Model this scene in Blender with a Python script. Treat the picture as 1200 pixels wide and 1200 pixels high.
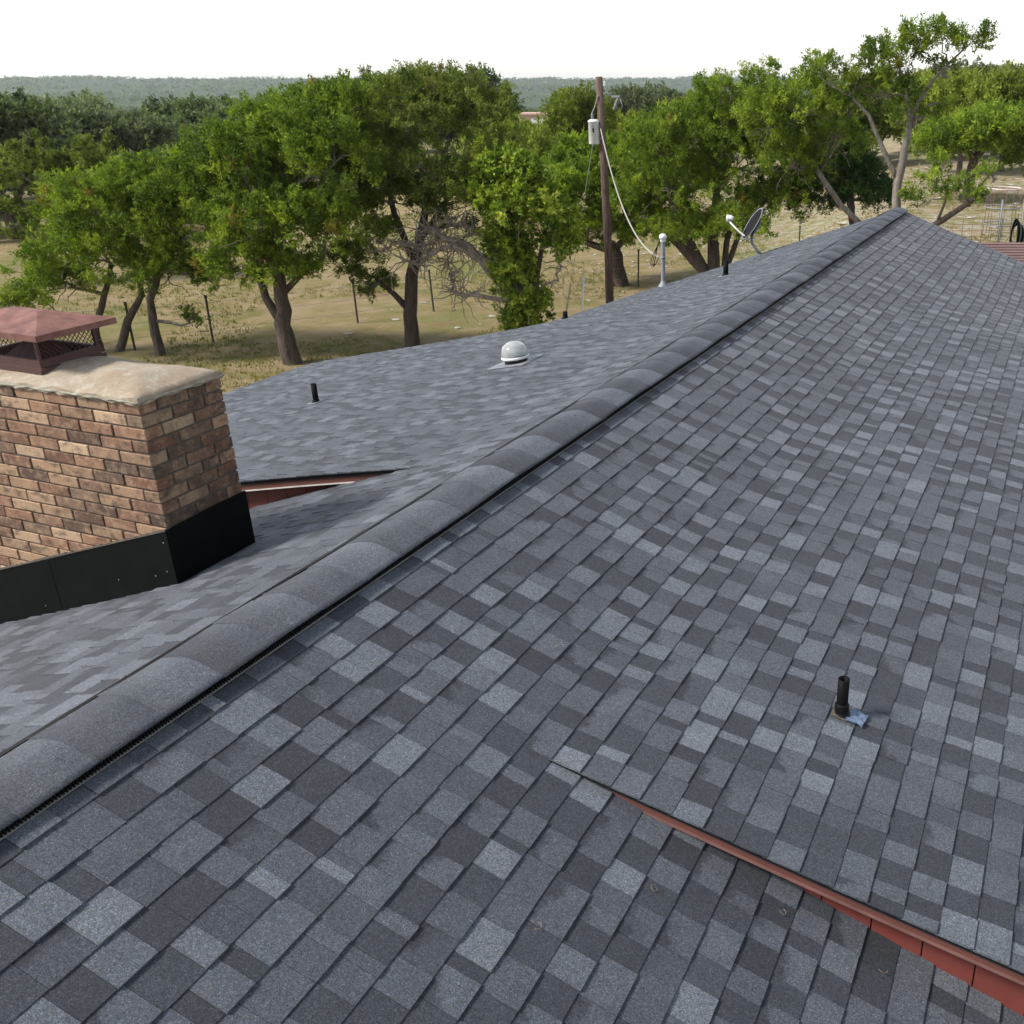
import bpy, bmesh, math, random
import numpy as np
from mathutils import Vector, Matrix

random.seed(7)
rng = np.random.default_rng(11)
scene = bpy.context.scene
COL = scene.collection
for o in list(bpy.data.objects):
    bpy.data.objects.remove(o)

# ------------------------------------------------------------------ camera
YAW = math.radians(21.3)
PITCH = math.radians(23.79)
CAM = (3.03, 0.0, 2.13)
cam_data = bpy.data.cameras.new('camera')
cam = bpy.data.objects.new('camera', cam_data)
COL.objects.link(cam)
cam.location = CAM
cam.rotation_euler = (math.radians(90) - PITCH, 0, YAW)
cam_data.sensor_fit = 'HORIZONTAL'
cam_data.sensor_width = 36.0
cam_data.lens = 34.5
cam_data.shift_x = -200 / 1200
cam_data.clip_start = 0.05
cam_data.clip_end = 30000
scene.camera = cam
scene.render.resolution_x = 1024
scene.render.resolution_y = 1024

# ------------------------------------------------------------------ sky, sun, exposure
SUN_ELEV = math.radians(44)
SUN_DIR = Vector((-0.70, -0.50, 0)).normalized()          # horizontal direction towards the sun
world = bpy.data.worlds.new('World')
scene.world = world
world.use_nodes = True
wn = world.node_tree
wn.nodes.clear()
sky = wn.nodes.new('ShaderNodeTexSky')
sky.sky_type = 'NISHITA'
sky.sun_disc = False
sky.sun_elevation = SUN_ELEV
sky.sun_rotation = math.atan2(SUN_DIR.x, SUN_DIR.y)
sky.air_density = 1.0
sky.dust_density = 0.5
sky.ozone_density = 1.0
hs = wn.nodes.new('ShaderNodeHueSaturation')
hs.inputs['Saturation'].default_value = 0.40
bg = wn.nodes.new('ShaderNodeBackground')
bg.inputs['Strength'].default_value = 0.125
wo = wn.nodes.new('ShaderNodeOutputWorld')
wn.links.new(sky.outputs[0], hs.inputs['Color'])
wn.links.new(hs.outputs[0], bg.inputs['Color'])
wn.links.new(bg.outputs[0], wo.inputs['Surface'])

sun_data = bpy.data.lights.new('sun', 'SUN')
sun_data.energy = 2.9
sun_data.angle = math.radians(11)
sun_data.color = (1.0, 0.95, 0.87)
sun = bpy.data.objects.new('sun', sun_data)
COL.objects.link(sun)
to_sun = Vector((SUN_DIR.x * math.cos(SUN_ELEV), SUN_DIR.y * math.cos(SUN_ELEV), math.sin(SUN_ELEV)))
sun.rotation_euler = to_sun.to_track_quat('Z', 'Y').to_euler()
sun.location = (-20, -20, 40)

vs = scene.view_settings
vs.view_transform = 'Standard'
vs.look = 'None'
vs.gamma = 1.0
vs.use_curve_mapping = False
vs.exposure = 0.9

# ------------------------------------------------------------------ helpers
def tag(o, label=None, cat=None, group=None, kind=None):
    if label: o['label'] = label
    if cat: o['category'] = cat
    if group: o['group'] = group
    if kind: o['kind'] = kind
    return o

def link(o, parent=None):
    COL.objects.link(o)
    if parent is not None:
        o.parent = parent
    return o

def empty(name, loc=(0, 0, 0)):
    o = bpy.data.objects.new(name, None)
    o.location = loc
    o.empty_display_size = 0.2
    COL.objects.link(o)
    return o

def np_mesh(name, V, F, mat=None, uv=None, attrs=None, smooth=False):
    """V (n,3); F (m,k) all faces with k corners; attrs {name: (m,) float or (m,3)} on faces; uv (m*k,2)"""
    me = bpy.data.meshes.new(name)
    V = np.ascontiguousarray(V, dtype=np.float32)
    F = np.ascontiguousarray(F, dtype=np.int32)
    m, k = F.shape
    me.vertices.add(len(V)); me.vertices.foreach_set('co', V.ravel())
    me.loops.add(m * k); me.loops.foreach_set('vertex_index', F.ravel())
    me.polygons.add(m)
    me.polygons.foreach_set('loop_start', np.arange(0, m * k, k, dtype=np.int32))
    me.polygons.foreach_set('loop_total', np.full(m, k, dtype=np.int32))
    me.polygons.foreach_set('use_smooth', np.full(m, bool(smooth), dtype=bool))
    if uv is not None:
        l = me.uv_layers.new(name='UVMap')
        l.data.foreach_set('uv', np.ascontiguousarray(uv, dtype=np.float32).ravel())
    for an, arr in (attrs or {}).items():
        arr = np.asarray(arr, dtype=np.float32)
        if arr.ndim == 1:
            at_ = me.attributes.new(an, 'FLOAT', 'FACE'); at_.data.foreach_set('value', arr)
        else:
            at_ = me.attributes.new(an, 'FLOAT_VECTOR', 'FACE'); at_.data.foreach_set('vector', arr.ravel())
    me.update(calc_edges=True)
    me.validate()
    if mat: me.materials.append(mat)
    return me

def new(name, me, parent=None, loc=None):
    """mesh data in world coordinates when the parent is set: undo the parent's offset"""
    o = bpy.data.objects.new(name, me)
    link(o, parent)
    if loc is not None:
        o.location = loc
    elif parent is not None:
        off = Vector((0, 0, 0)); q = parent
        while q is not None:
            off += Vector(q.location); q = q.parent
        o.location = -off
    return o

class MB:
    """collects shapes of one mesh"""
    def __init__(s): s.v = []; s.f = []; s.sm = []
    def add(s, vs, fs, smooth=False):
        n = len(s.v); s.v += [tuple(v) for v in vs]
        s.f += [tuple(i + n for i in f) for f in fs]; s.sm += [smooth] * len(fs); return s
    def box(s, lo, hi, M=None):
        x0, y0, z0 = lo; x1, y1, z1 = hi
        vs = [Vector(c) for c in ((x0,y0,z0),(x1,y0,z0),(x1,y1,z0),(x0,y1,z0),(x0,y0,z1),(x1,y0,z1),(x1,y1,z1),(x0,y1,z1))]
        if M is not None: vs = [M @ v for v in vs]
        return s.add(vs, [(0,3,2,1),(4,5,6,7),(0,1,5,4),(1,2,6,5),(2,3,7,6),(3,0,4,7)])
    def hexa(s, vs): return s.add(vs, [(0,3,2,1),(4,5,6,7),(0,1,5,4),(1,2,6,5),(2,3,7,6),(3,0,4,7)])
    def tube(s, pts, rad, n=8, caps=True):
        pts = [Vector(p) for p in pts]
        if not hasattr(rad, '__len__'): rad = [rad] * len(pts)
        base = len(s.v); ref = None
        for i, p in enumerate(pts):
            d = (pts[min(i+1, len(pts)-1)] - pts[max(i-1, 0)])
            d = d.normalized() if d.length > 1e-9 else Vector((0,0,1))
            if ref is None:
                ref = Vector((1,0,0)) if abs(d.x) < .8 else Vector((0,1,0))
            a_ = (ref - d * ref.dot(d)).normalized(); b_ = d.cross(a_); ref = a_
            for k in range(n):
                t = 2 * math.pi * k / n
                s.v.append(tuple(p + (a_ * math.cos(t) + b_ * math.sin(t)) * rad[i]))
        for i in range(len(pts) - 1):
            for k in range(n):
                a0 = base + i*n + k; a1 = base + i*n + (k+1) % n
                s.f.append((a0, a1, a1 + n, a0 + n)); s.sm.append(True)
        if caps:
            s.f.append(tuple(base + k for k in range(n))[::-1]); s.sm.append(False)
            e = base + (len(pts)-1)*n
            s.f.append(tuple(e + k for k in range(n))); s.sm.append(False)
        return s
    def lathe(s, prof, n=24, M=None):
        base = len(s.v)
        for r, z in prof:
            for k in range(n):
                t = 2*math.pi*k/n; v = Vector((r*math.cos(t), r*math.sin(t), z))
                s.v.append(tuple(M @ v if M is not None else v))
        for i in range(len(prof)-1):
            for k in range(n):
                a0 = base+i*n+k; a1 = base+i*n+(k+1) % n
                s.f.append((a0, a1, a1+n, a0+n)); s.sm.append(True)
        return s
    def mesh(s, name, mat):
        me = bpy.data.meshes.new(name)
        me.from_pydata(s.v, [], s.f)
        me.polygons.foreach_set('use_smooth', s.sm)
        me.update(); me.materials.append(mat); return me
    def build(s, name, mat, parent=None, loc=None): return new(name, s.mesh(name, mat), parent, loc)

# ------------------------------------------------------------------ materials
def mat_new(name):
    m = bpy.data.materials.new(name); m.use_nodes = True
    nt = m.node_tree; nt.nodes.clear()
    out = nt.nodes.new('ShaderNodeOutputMaterial'); b = nt.nodes.new('ShaderNodeBsdfPrincipled')
    nt.links.new(b.outputs[0], out.inputs['Surface'])
    return m, nt, b
def N(nt, t, **kw):
    n = nt.nodes.new(t)
    for k, v in kw.items():
        if k in n.inputs: n.inputs[k].default_value = v
        else: setattr(n, k, v)
    return n
def ramp(nt, fac, stops, interp='LINEAR'):
    r = nt.nodes.new('ShaderNodeValToRGB'); e = r.color_ramp; e.interpolation = interp
    while len(e.elements) < len(stops): e.elements.new(0.5)
    for i, (p, c) in enumerate(stops):
        e.elements[i].position = p; e.elements[i].color = (c[0], c[1], c[2], 1) if hasattr(c, '__len__') else (c, c, c, 1)
    nt.links.new(fac, r.inputs[0]); return r.outputs[0]
def mix(nt, fac, a, b, mode='MIX'):
    n = nt.nodes.new('ShaderNodeMix'); n.data_type = 'RGBA'; n.blend_type = mode
    for sock, val in ((n.inputs[0], fac), (n.inputs[6], a), (n.inputs[7], b)):
        if isinstance(val, (int, float)): sock.default_value = val
        elif isinstance(val, tuple): sock.default_value = (*val, 1)
        else: nt.links.new(val, sock)
    return n.outputs[2]
def math_(nt, op, a, b=None, c=None, clamp=False):
    n = nt.nodes.new('ShaderNodeMath'); n.operation = op; n.use_clamp = clamp
    for i, v in enumerate((a, b, c)):
        if v is None: continue
        if isinstance(v, (int, float)): n.inputs[i].default_value = v
        else: nt.links.new(v, n.inputs[i])
    return n.outputs[0]
def pos(nt): return nt.nodes.new('ShaderNodeNewGeometry').outputs['Position']
def noise(nt, vec, scale, detail=4, rough=.55):
    n = N(nt, 'ShaderNodeTexNoise', Scale=scale, Detail=detail, Roughness=rough)
    if vec is not None: nt.links.new(vec, n.inputs['Vector'])
    return n.outputs['Fac']
def scaled(nt, vec, s):
    n = nt.nodes.new('ShaderNodeMapping'); n.inputs['Scale'].default_value = s; nt.links.new(vec, n.inputs['Vector']); return n.outputs[0]
def bump(nt, b, h, strength=.4, dist=.01):
    n = N(nt, 'ShaderNodeBump', Strength=strength, Distance=dist); nt.links.new(h, n.inputs['Height']); nt.links.new(n.outputs[0], b.inputs['Normal'])

def simple(name, col, rough=.6, metal=0., var=.25, scale=8, bmp=.15, col2=None, obj=False):
    m, nt, b = mat_new(name)
    p = nt.nodes.new('ShaderNodeTexCoord').outputs['Object'] if obj else pos(nt)
    f = noise(nt, p, scale, 5, .6)
    c2 = col2 or tuple(c * (1 - var) for c in col); c1 = tuple(min(1, c * (1 + var * .6)) for c in col) if col2 is None else col
    nt.links.new(ramp(nt, f, [(.3, c2), (.7, c1)]), b.inputs['Base Color'])
    b.inputs['Roughness'].default_value = rough; b.inputs['Metallic'].default_value = metal
    bump(nt, b, noise(nt, p, scale * 9, 3), bmp, .004)
    return m

# asphalt shingle: the tone of each tab is stored on its faces, granules and the printed dark band in nodes
def shingle_material(name='asphalt_shingle', lo=.46, hi=.80, rag=.9):
    m, nt, b = mat_new(name)
    at_ = N(nt, 'ShaderNodeAttribute', attribute_name='tab'); sep = nt.nodes.new('ShaderNodeSeparateXYZ')
    nt.links.new(at_.outputs['Vector'], sep.inputs[0]); tone, band, rnd = sep.outputs
    uvn = nt.nodes.new('ShaderNodeUVMap'); uvn.uv_map = 'UVMap'
    su = nt.nodes.new('ShaderNodeSeparateXYZ'); nt.links.new(uvn.outputs[0], su.inputs[0]); u, v = su.outputs[0], su.outputs[1]
    p = pos(nt)
    blot = noise(nt, p, 16, 4, .7)
    # printed band: top of the tab and one side, ragged border
    e = math_(nt, 'ADD', math_(nt, 'MULTIPLY', v, .85), math_(nt, 'MULTIPLY', math_(nt, 'SUBTRACT', .5, u), math_(nt, 'SUBTRACT', rnd, .5)))
    e = math_(nt, 'ADD', e, math_(nt, 'MULTIPLY', math_(nt, 'SUBTRACT', blot, .5), rag))
    mr = N(nt, 'ShaderNodeMapRange'); mr.interpolation_type = 'SMOOTHSTEP'
    mr.inputs[1].default_value = lo; mr.inputs[2].default_value = hi; nt.links.new(e, mr.inputs[0])
    dk = math_(nt, 'MULTIPLY', mr.outputs[0], band)
    t = math_(nt, 'SUBTRACT', tone, math_(nt, 'MULTIPLY', dk, .36), clamp=True)
    t = math_(nt, 'ADD', t, math_(nt, 'MULTIPLY', math_(nt, 'SUBTRACT', noise(nt, p, 7, 4, .65), .5), .26))
    base = ramp(nt, t, [(0, (.015, .017, .022)), (.35, (.035, .040, .050)), (.62, (.070, .079, .095)), (1, (.150, .165, .188))])
    gran = N(nt, 'ShaderNodeTexVoronoi', Scale=330.); nt.links.new(p, gran.inputs['Vector'])
    sg = nt.nodes.new('ShaderNodeSeparateColor'); nt.links.new(gran.outputs['Color'], sg.inputs[0])
    spk = ramp(nt, sg.outputs[0], [(0, .45), (.35, .82), (.72, 1.10), (.9, 1.4), (1, 2.1)])
    col = mix(nt, 1.0, base, spk, 'MULTIPLY')
    fine = ramp(nt, noise(nt, p, 70, 2), [(.25, .78), (.75, 1.22)])
    col = mix(nt, 1.0, col, fine, 'MULTIPLY')
    hue = ramp(nt, sg.outputs[1], [(0, (.90, 1.0, 1.14)), (.55, (1, 1, 1)), (1, (1.14, 1.03, .88))])
    col = mix(nt, 1.0, col, hue, 'MULTIPLY')
    nt.links.new(col, b.inputs['Base Color'])
    b.inputs['Roughness'].default_value = .82; b.inputs['Specular IOR Level'].default_value = .45
    b.inputs['Sheen Weight'].default_value = .09; b.inputs['Sheen Roughness'].default_value = .40; b.inputs['Sheen Tint'].default_value = (1, .97, .92, 1)
    h = math_(nt, 'ADD', math_(nt, 'MULTIPLY', sg.outputs[2], .5), noise(nt, p, 240, 2))
    bump(nt, b, h, .55, .0016)
    return m
M_SHINGLE = shingle_material()
M_CAPSH = shingle_material('asphalt_ridge_shingle', .15, .95, .5)
M_DECK = simple('roofing_felt', (.02, .021, .025), .9)
M_VENT = simple('black_plastic', (.008, .008, .009), .45, bmp=.05)
M_EDGE = simple('pale_vent_edge', (.17, .165, .15), .7)
M_RED = simple('red_siding', (.165, .036, .027), .6, var=.16, scale=3, bmp=.12)
M_REDTRIM = simple('red_trim', (.125, .046, .035), .6, var=.12, scale=4)
M_REDLIP = simple('faded_trim_lip', (.185, .095, .083), .5)
M_PALE = simple('pale_metal_edge', (.62, .60, .56), .4)
M_FLASH = simple('black_flashing', (.004, .0055, .005), .62, var=.4, scale=5, bmp=.12)
M_BLACKPIPE = simple('black_vent_pipe', (.005, .005, .006), .6, bmp=.05)
M_GALV = simple('galvanised_steel', (.20, .215, .235), .55, .0, scale=12)
M_LEAD = simple('blue_grey_sheet', (.13, .18, .27), .35, .2, var=.35, scale=22, bmp=.5)
M_WHITE = simple('white_plastic', (.72, .72, .70), .4, var=.1)
M_SCREW = simple('pale_screw_head', (.55, .54, .50), .4)
M_TWIG = simple('dry_twig', (.20, .16, .11), .8, scale=40)

def brick_material(name='brick', soot=0.):
    m, nt, b = mat_new(name)
    oi = nt.nodes.new('ShaderNodeObjectInfo')
    at_ = N(nt, 'ShaderNodeAttribute', attribute_name='brand')
    r = math_(nt, 'FRACT', math_(nt, 'ADD', oi.outputs['Random'], at_.outputs['Fac']))
    p = pos(nt)
    base = ramp(nt, r, [(0, (.30, .175, .11)), (.16, (.115, .062, .042)), (.33, (.37, .255, .165)), (.48, (.070, .044, .034)), (.62, (.21, .105, .064)), (.78, (.48, .37, .26)), (.9, (.15, .082, .055)), (1, (.25, .15, .10))])
    big = noise(nt, p, 14, 4, .65)
    c = mix(nt, ramp(nt, big, [(.46, 0), (.68, .6)]), base, (.42, .31, .215))
    drk = noise(nt, scaled(nt, p, (1, 1, 1.7)), 9.3, 5, .7)
    c = mix(nt, ramp(nt, drk, [(.50, 0), (.64, .74)]), c, (.055, .036, .028))
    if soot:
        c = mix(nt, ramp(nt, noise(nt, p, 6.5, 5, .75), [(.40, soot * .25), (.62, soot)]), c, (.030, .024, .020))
    wht = noise(nt, p, 26, 5, .7)
    c = mix(nt, ramp(nt, wht, [(.62, 0), (.78, .65)]), c, (.50, .46, .40))
    c = mix(nt, 1., c, ramp(nt, noise(nt, p, 160, 3), [(.2, .68), (.8, 1.22)]), 'MULTIPLY')
    c = mix(nt, 1., c, (1.04, .94, .84), 'MULTIPLY')
    nt.links.new(c, b.inputs['Base Color']); b.inputs['Roughness'].default_value = .85
    bump(nt, b, math_(nt, 'ADD', noise(nt, p, 60, 5, .7), noise(nt, p, 220, 2)), .6, .006)
    return m
M_BRICK = brick_material()
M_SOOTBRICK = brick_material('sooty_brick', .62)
M_MORTAR = simple('dark_mortar', (.105, .088, .070), .95, var=.4, scale=30, bmp=.5)

def crown_material():
    m, nt, b = mat_new('mortar_crown')
    p = pos(nt)
    c = ramp(nt, noise(nt, p, 4, 6, .65), [(.3, (.25, .185, .125)), (.5, (.31, .245, .175)), (.7, (.34, .295, .23))])
    c = mix(nt, ramp(nt, noise(nt, p, 11, 5, .7), [(.52, 0), (.70, .7)]), c, (.44, .42, .35))
    c = mix(nt, ramp(nt, noise(nt, p, 7.7, 5, .7), [(.60, 0), (.76, .5)]), c, (.22, .21, .15))
    c = mix(nt, 1., c, ramp(nt, noise(nt, p, 90, 3), [(.2, .8), (.8, 1.18)]), 'MULTIPLY')
    nt.links.new(c, b.inputs['Base Color']); b.inputs['Roughness'].default_value = .9
    bump(nt, b, noise(nt, p, 40, 6, .7), .5, .01)
    return m
M_CROWN = crown_material()
M_RUST = simple('rusty_red_metal', (.235, .105, .082), .7, .0, scale=11, col2=(.105, .038, .030), bmp=.35)
M_RUSTDARK = simple('dark_rusted_metal', (.075, .035, .030), .6, .2, scale=12)

def bark_material(name, c1, c2):
    m, nt, b = mat_new(name)
    p = pos(nt)
    f = noise(nt, scaled(nt, p, (16, 16, 2.6)), 1.0, 6, .7)
    nt.links.new(ramp(nt, f, [(.32, c1), (.68, c2)]), b.inputs['Base Color'])
    b.inputs['Roughness'].default_value = .95
    bump(nt, b, f, 1.0, .05)
    return m
M_BARK = bark_material('juniper_bark', (.030, .022, .017), (.135, .100, .076))
M_DEAD = bark_material('bleached_wood', (.19, .145, .115), (.48, .42, .36))
M_GREYBARK = bark_material('grey_bark', (.09, .075, .06), (.30, .26, .22))

def leaf_material(name, dark, mid, light, warm=(.16, .10, .035), warm_amt=.35):
    m, nt, b = mat_new(name)
    at_ = N(nt, 'ShaderNodeAttribute', attribute_name='tone')
    oi = nt.nodes.new('ShaderNodeObjectInfo')
    c = ramp(nt, at_.outputs['Fac'], [(.0, dark), (.5, mid), (.93, light), (1, mid)])
    wv = math_(nt, 'GREATER_THAN', at_.outputs['Fac'], .965)
    c = mix(nt, math_(nt, 'MULTIPLY', wv, warm_amt), c, warm)
    c = mix(nt, 1., c, ramp(nt, oi.outputs['Random'], [(0, .82), (1, 1.12)]), 'MULTIPLY')
    nt.links.new(c, b.inputs['Base Color'])
    b.inputs['Roughness'].default_value = .6; b.inputs['Specular IOR Level'].default_value = .25
    tr = nt.nodes.new('ShaderNodeBsdfTranslucent'); nt.links.new(mix(nt, 1., c, (1.15, 1.25, .6), 'MULTIPLY'), tr.inputs['Color'])
    ms = nt.nodes.new('ShaderNodeMixShader'); ms.inputs[0].default_value = .42
    nt.links.new(b.outputs[0], ms.inputs[1]); nt.links.new(tr.outputs[0], ms.inputs[2])
    nt.links.new(ms.outputs[0], [n for n in nt.nodes if n.type == 'OUTPUT_MATERIAL'][0].inputs['Surface'])
    return m
M_JUN = leaf_material('juniper_foliage', (.056, .096, .012), (.152, .225, .022), (.31, .385, .040), (.22, .11, .04), .6)
M_JUND = leaf_material('dark_juniper_foliage', (.016, .040, .010), (.040, .085, .018), (.085, .14, .03))
M_JUNG = leaf_material('grey_green_juniper', (.062, .092, .020), (.150, .198, .036), (.27, .325, .066), (.20, .13, .06), .6)
M_OAKY = leaf_material('yellow_green_oak', (.080, .112, .016), (.180, .225, .030), (.29, .33, .052))
M_VINE = leaf_material('vine_leaves', (.055, .105, .012), (.21, .30, .028), (.50, .53, .09), (.40, .40, .10), .8)
M_OAKD = leaf_material('dark_live_oak', (.054, .082, .040), (.112, .150, .070), (.185, .22, .105))
M_OAKG = leaf_material('grey_live_oak', (.070, .095, .054), (.140, .172, .094), (.21, .24, .135))
M_OAKL = leaf_material('bright_green_oak', (.06, .10, .016), (.12, .18, .03), (.19, .245, .045))

for m_ in (M_FLASH, M_BLACKPIPE, M_VENT):
    [n for n in m_.node_tree.nodes if n.type == 'BSDF_PRINCIPLED'][0].inputs['Specular IOR Level'].default_value = .09
HAZE = 0.95e-4
# ------------------------------------------------------------------ terrain
SA, CA = math.sin(YAW), math.cos(YAW)
def sstep(a, b, x):
    t = np.clip((x - a) / (b - a), 0, 1); return t * t * (3 - 2 * t)
def zg(x, y):
    x = np.asarray(x, float); y = np.asarray(y, float)
    dx, dy = x - 3.0, y
    r = np.hypot(dx, dy); fw = -dx * SA + dy * CA; rt = dx * CA + dy * SA
    ph = np.degrees(np.arctan2(rt, fw))
    wl = sstep(-12, -26, ph); wr = sstep(4, 13, ph)
    wl = wl * sstep(-170, -120, ph)
    z = -5.0 - wl * np.clip((r - 40) * .040, 0, 17) - (1 - wl) * (1 - wr) * np.clip((r - 75) * .012, 0, 17) - (1 - wl) * (1 - wr) * np.clip((r - 170) * .03, 0, 15) - wl * np.clip((r - 125) * .05, 0, 12)
    z = z + wr * sstep(19, 33, r) * 1.9 - wr * np.clip((r - 120) * .04, 0, 17)
    z = z + .06 * np.sin(x * .31) * np.cos(y * .27) + .05 * np.sin(x * .13 + y * .21)
    # distant plateau
    far = sstep(1500, 4200, r)
    crest = 3 + 3.5 * np.sin(ph * .21 + 1.1) + 2.5 * np.sin(ph * .57) + 1.4 * np.sin(ph * 1.7 + .4) + .8 * np.sin(ph * 4.1)
    rip = (6 * np.sin(r * .004 + ph * .15) + 5 * np.sin(x * .006) * np.sin(y * .005)) * sstep(500, 1200, r) * (1 - far)
    return z * (1 - far) + crest * far + rip
def zg1(x, y): return float(zg(x, y))

def ground_material():
    m, nt, b = mat_new('dry_grass_ground')
    p = pos(nt)
    n1 = noise(nt, p, .16, 5, .6); n2 = noise(nt, p, .9, 5, .65); n3 = noise(nt, p, 6, 4, .7); n4 = noise(nt, scaled(nt, p, (1, 1, .2)), 38, 3, .7)
    grass = ramp(nt, n2, [(.28, (.16, .155, .052)), (.44, (.265, .213, .098)), (.60, (.335, .257, .148)), (.76, (.37, .30, .20))])
    green = ramp(nt, n3, [(.3, (.115, .150, .036)), (.7, (.22, .235, .075))])
    c = mix(nt, ramp(nt, n1, [(.50, 0), (.64, .7)]), grass, green)
    c = mix(nt, ramp(nt, noise(nt, p, .33, 5, .7), [(.60, 0), (.72, .65)]), c, (.24, .14, .08))
    # broken limestone, more of it to the east side
    sx = nt.nodes.new('ShaderNodeSeparateXYZ'); nt.links.new(p, sx.inputs[0])
    east = math_(nt, 'ADD', math_(nt, 'MULTIPLY', sx.outputs[0], .030), math_(nt, 'MULTIPLY', sx.outputs[1], .010))
    st = math_(nt, 'ADD', noise(nt, p, 1.7, 6, .75), math_(nt, 'MINIMUM', math_(nt, 'MAXIMUM', east, -.12), .13))
    c = mix(nt, ramp(nt, st, [(.60, 0), (.70, .7)]), c, (.43, .385, .315))
    c = mix(nt, 1., c, ramp(nt, n4, [(.25, .72), (.75, 1.25)]), 'MULTIPLY')
    # far land: scrub and woodland with a few pale clearings
    d = nt.nodes.new('ShaderNodeVectorMath'); d.operation = 'LENGTH'; nt.links.new(p, d.inputs[0])
    fr = N(nt, 'ShaderNodeMapRange'); fr.inputs[1].default_value = 95; fr.inputs[2].default_value = 190; nt.links.new(d.outputs['Value'], fr.inputs[0])
    w1 = noise(nt, p, .022, 6, .7)
    wood = ramp(nt, w1, [(.3, (.024, .042, .018)), (.55, (.046, .070, .030)), (.72, (.075, .098, .045))])
    wood = mix(nt, ramp(nt, noise(nt, p, .0042, 5, .6), [(.64, 0), (.68, .8)]), wood, (.27, .24, .15))
    c = mix(nt, fr.outputs[0], c, wood)
    nt.links.new(c, b.inputs['Base Color']); b.inputs['Roughness'].default_value = .95; b.inputs['Specular IOR Level'].default_value = .1
    bump(nt, b, math_(nt, 'ADD', n3, n4), .8, .08)
    return m
M_GROUND = ground_material()
na = 300
rr = np.concatenate([[1.0], np.geomspace(4, 120, 90), np.geomspace(126, 5600, 90)])
aa = np.linspace(0, 2 * np.pi, na, endpoint=False)
RR, AA = np.meshgrid(rr, aa, indexing='ij')
gx, gy = 3 + RR * np.sin(AA), RR * np.cos(AA)
gz = zg(gx, gy)
V = np.stack([gx, gy, gz], -1).reshape(-1, 3)
ii, jj = np.meshgrid(np.arange(len(rr) - 1), np.arange(na), indexing='ij')
j2 = (jj + 1) % na
F = np.stack([ii * na + jj, (ii + 1) * na + jj, (ii + 1) * na + j2, ii * na + j2], -1).reshape(-1, 4)[:, ::-1]
ground = new('ground', np_mesh('ground', V, F, M_GROUND, smooth=True)); tag(ground, 'dry tan and green pasture with broken limestone, running out to wooded hills', None, kind='structure')

# ------------------------------------------------------------------ house
TM, TL = 0.365, 2.5 / 12
EAVE, YN, YF = 7.1, -3.6, 18.45
SIDE = {1: dict(d0=1.20, y0=2.94, f0=11.8, f1=15.0), -1: dict(d0=1.10, y0=5.46, f0=10.7, f1=16.0)}
def roofz(sg, ax, y, ext):
    """height of the roof; ext: on the shallower porch part"""
    ax = np.asarray(ax, float); y = np.asarray(y, float)
    s = SIDE[sg]; z = -TM * ax
    t = np.clip(ax - s['d0'], 0, None)
    soft = t * t / (t + .07)
    g = 1 - sstep(s['f0'], s['f1'], y)
    # slight sag and unevenness of old decking
    w = .006 * np.sin(ax * 2.1 + y * .7) * np.sin(y * 1.3 + .4) * np.clip(ax * 2, 0, 1)
    return z + (TM - TL) * soft * g * np.asarray(ext, float) + w
def rp(sg, ax, y, ext, off=0.):
    """point on the roof lifted by off along its normal"""
    z = roofz(sg, ax, y, ext)
    sl = np.where(np.asarray(ext) > 0, np.where(np.asarray(ax) > SIDE[sg]['d0'] + .2, TL, TM), TM)
    n = np.sqrt(1 + sl * sl)
    return np.stack([sg * (ax + off * sl / n), y + 0 * ax, z + off / n], -1)

HOUSE = empty('house', (0, 7.4, -5.0))
tag(HOUSE, 'low house with charcoal shingled gable roof and red siding', 'house')
SLOPE = {}
for sg in (1, -1):
    s = SIDE[sg]
    P, Fq = [], []
    def sheet(x0, x1, y0, y1, ext, nx, ny):
        xs = np.linspace(x0, x1, nx); ys = np.linspace(y0, y1, ny)
        X, Y = np.meshgrid(xs, ys, indexing='ij')
        b0 = sum(len(q) for q in P); n = nx * ny
        P.append(rp(sg, X.ravel(), Y.ravel(), np.full(n, ext), -.006)); P.append(rp(sg, X.ravel(), Y.ravel(), np.full(n, ext), -.030))
        i, j = np.meshgrid(np.arange(nx - 1), np.arange(ny - 1), indexing='ij'); i = i.ravel(); j = j.ravel()
        q = np.stack([i*ny+j, (i+1)*ny+j, (i+1)*ny+j+1, i*ny+j+1], -1) + b0
        Fq.append(q); Fq.append(q[:, ::-1] + n)
        bd = [i_*ny for i_ in range(nx)] + [(nx-1)*ny + j_ for j_ in range(1, ny)] + [i_*ny+ny-1 for i_ in range(nx-2, -1, -1)] + [j_ for j_ in range(ny-2, 0, -1)]
        bd = np.array(bd) + b0; nb = np.roll(bd, -1)
        Fq.append(np.stack([bd, bd + n, nb + n, nb], -1))
    xk = s['d0'] + .02
    sheet(.04, xk, YN, YF, 1, 12, 80)
    sheet(xk, EAVE, YN, s['y0'] + .19, 0, 24, 30)
    sheet(xk, EAVE, s['y0'] - .03, YF, 1, 40, 80)
    o = new('roof_slope', np_mesh('roof_slope', np.concatenate(P), np.concatenate(Fq), M_DECK), HOUSE)
    SLOPE[sg] = o

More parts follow.
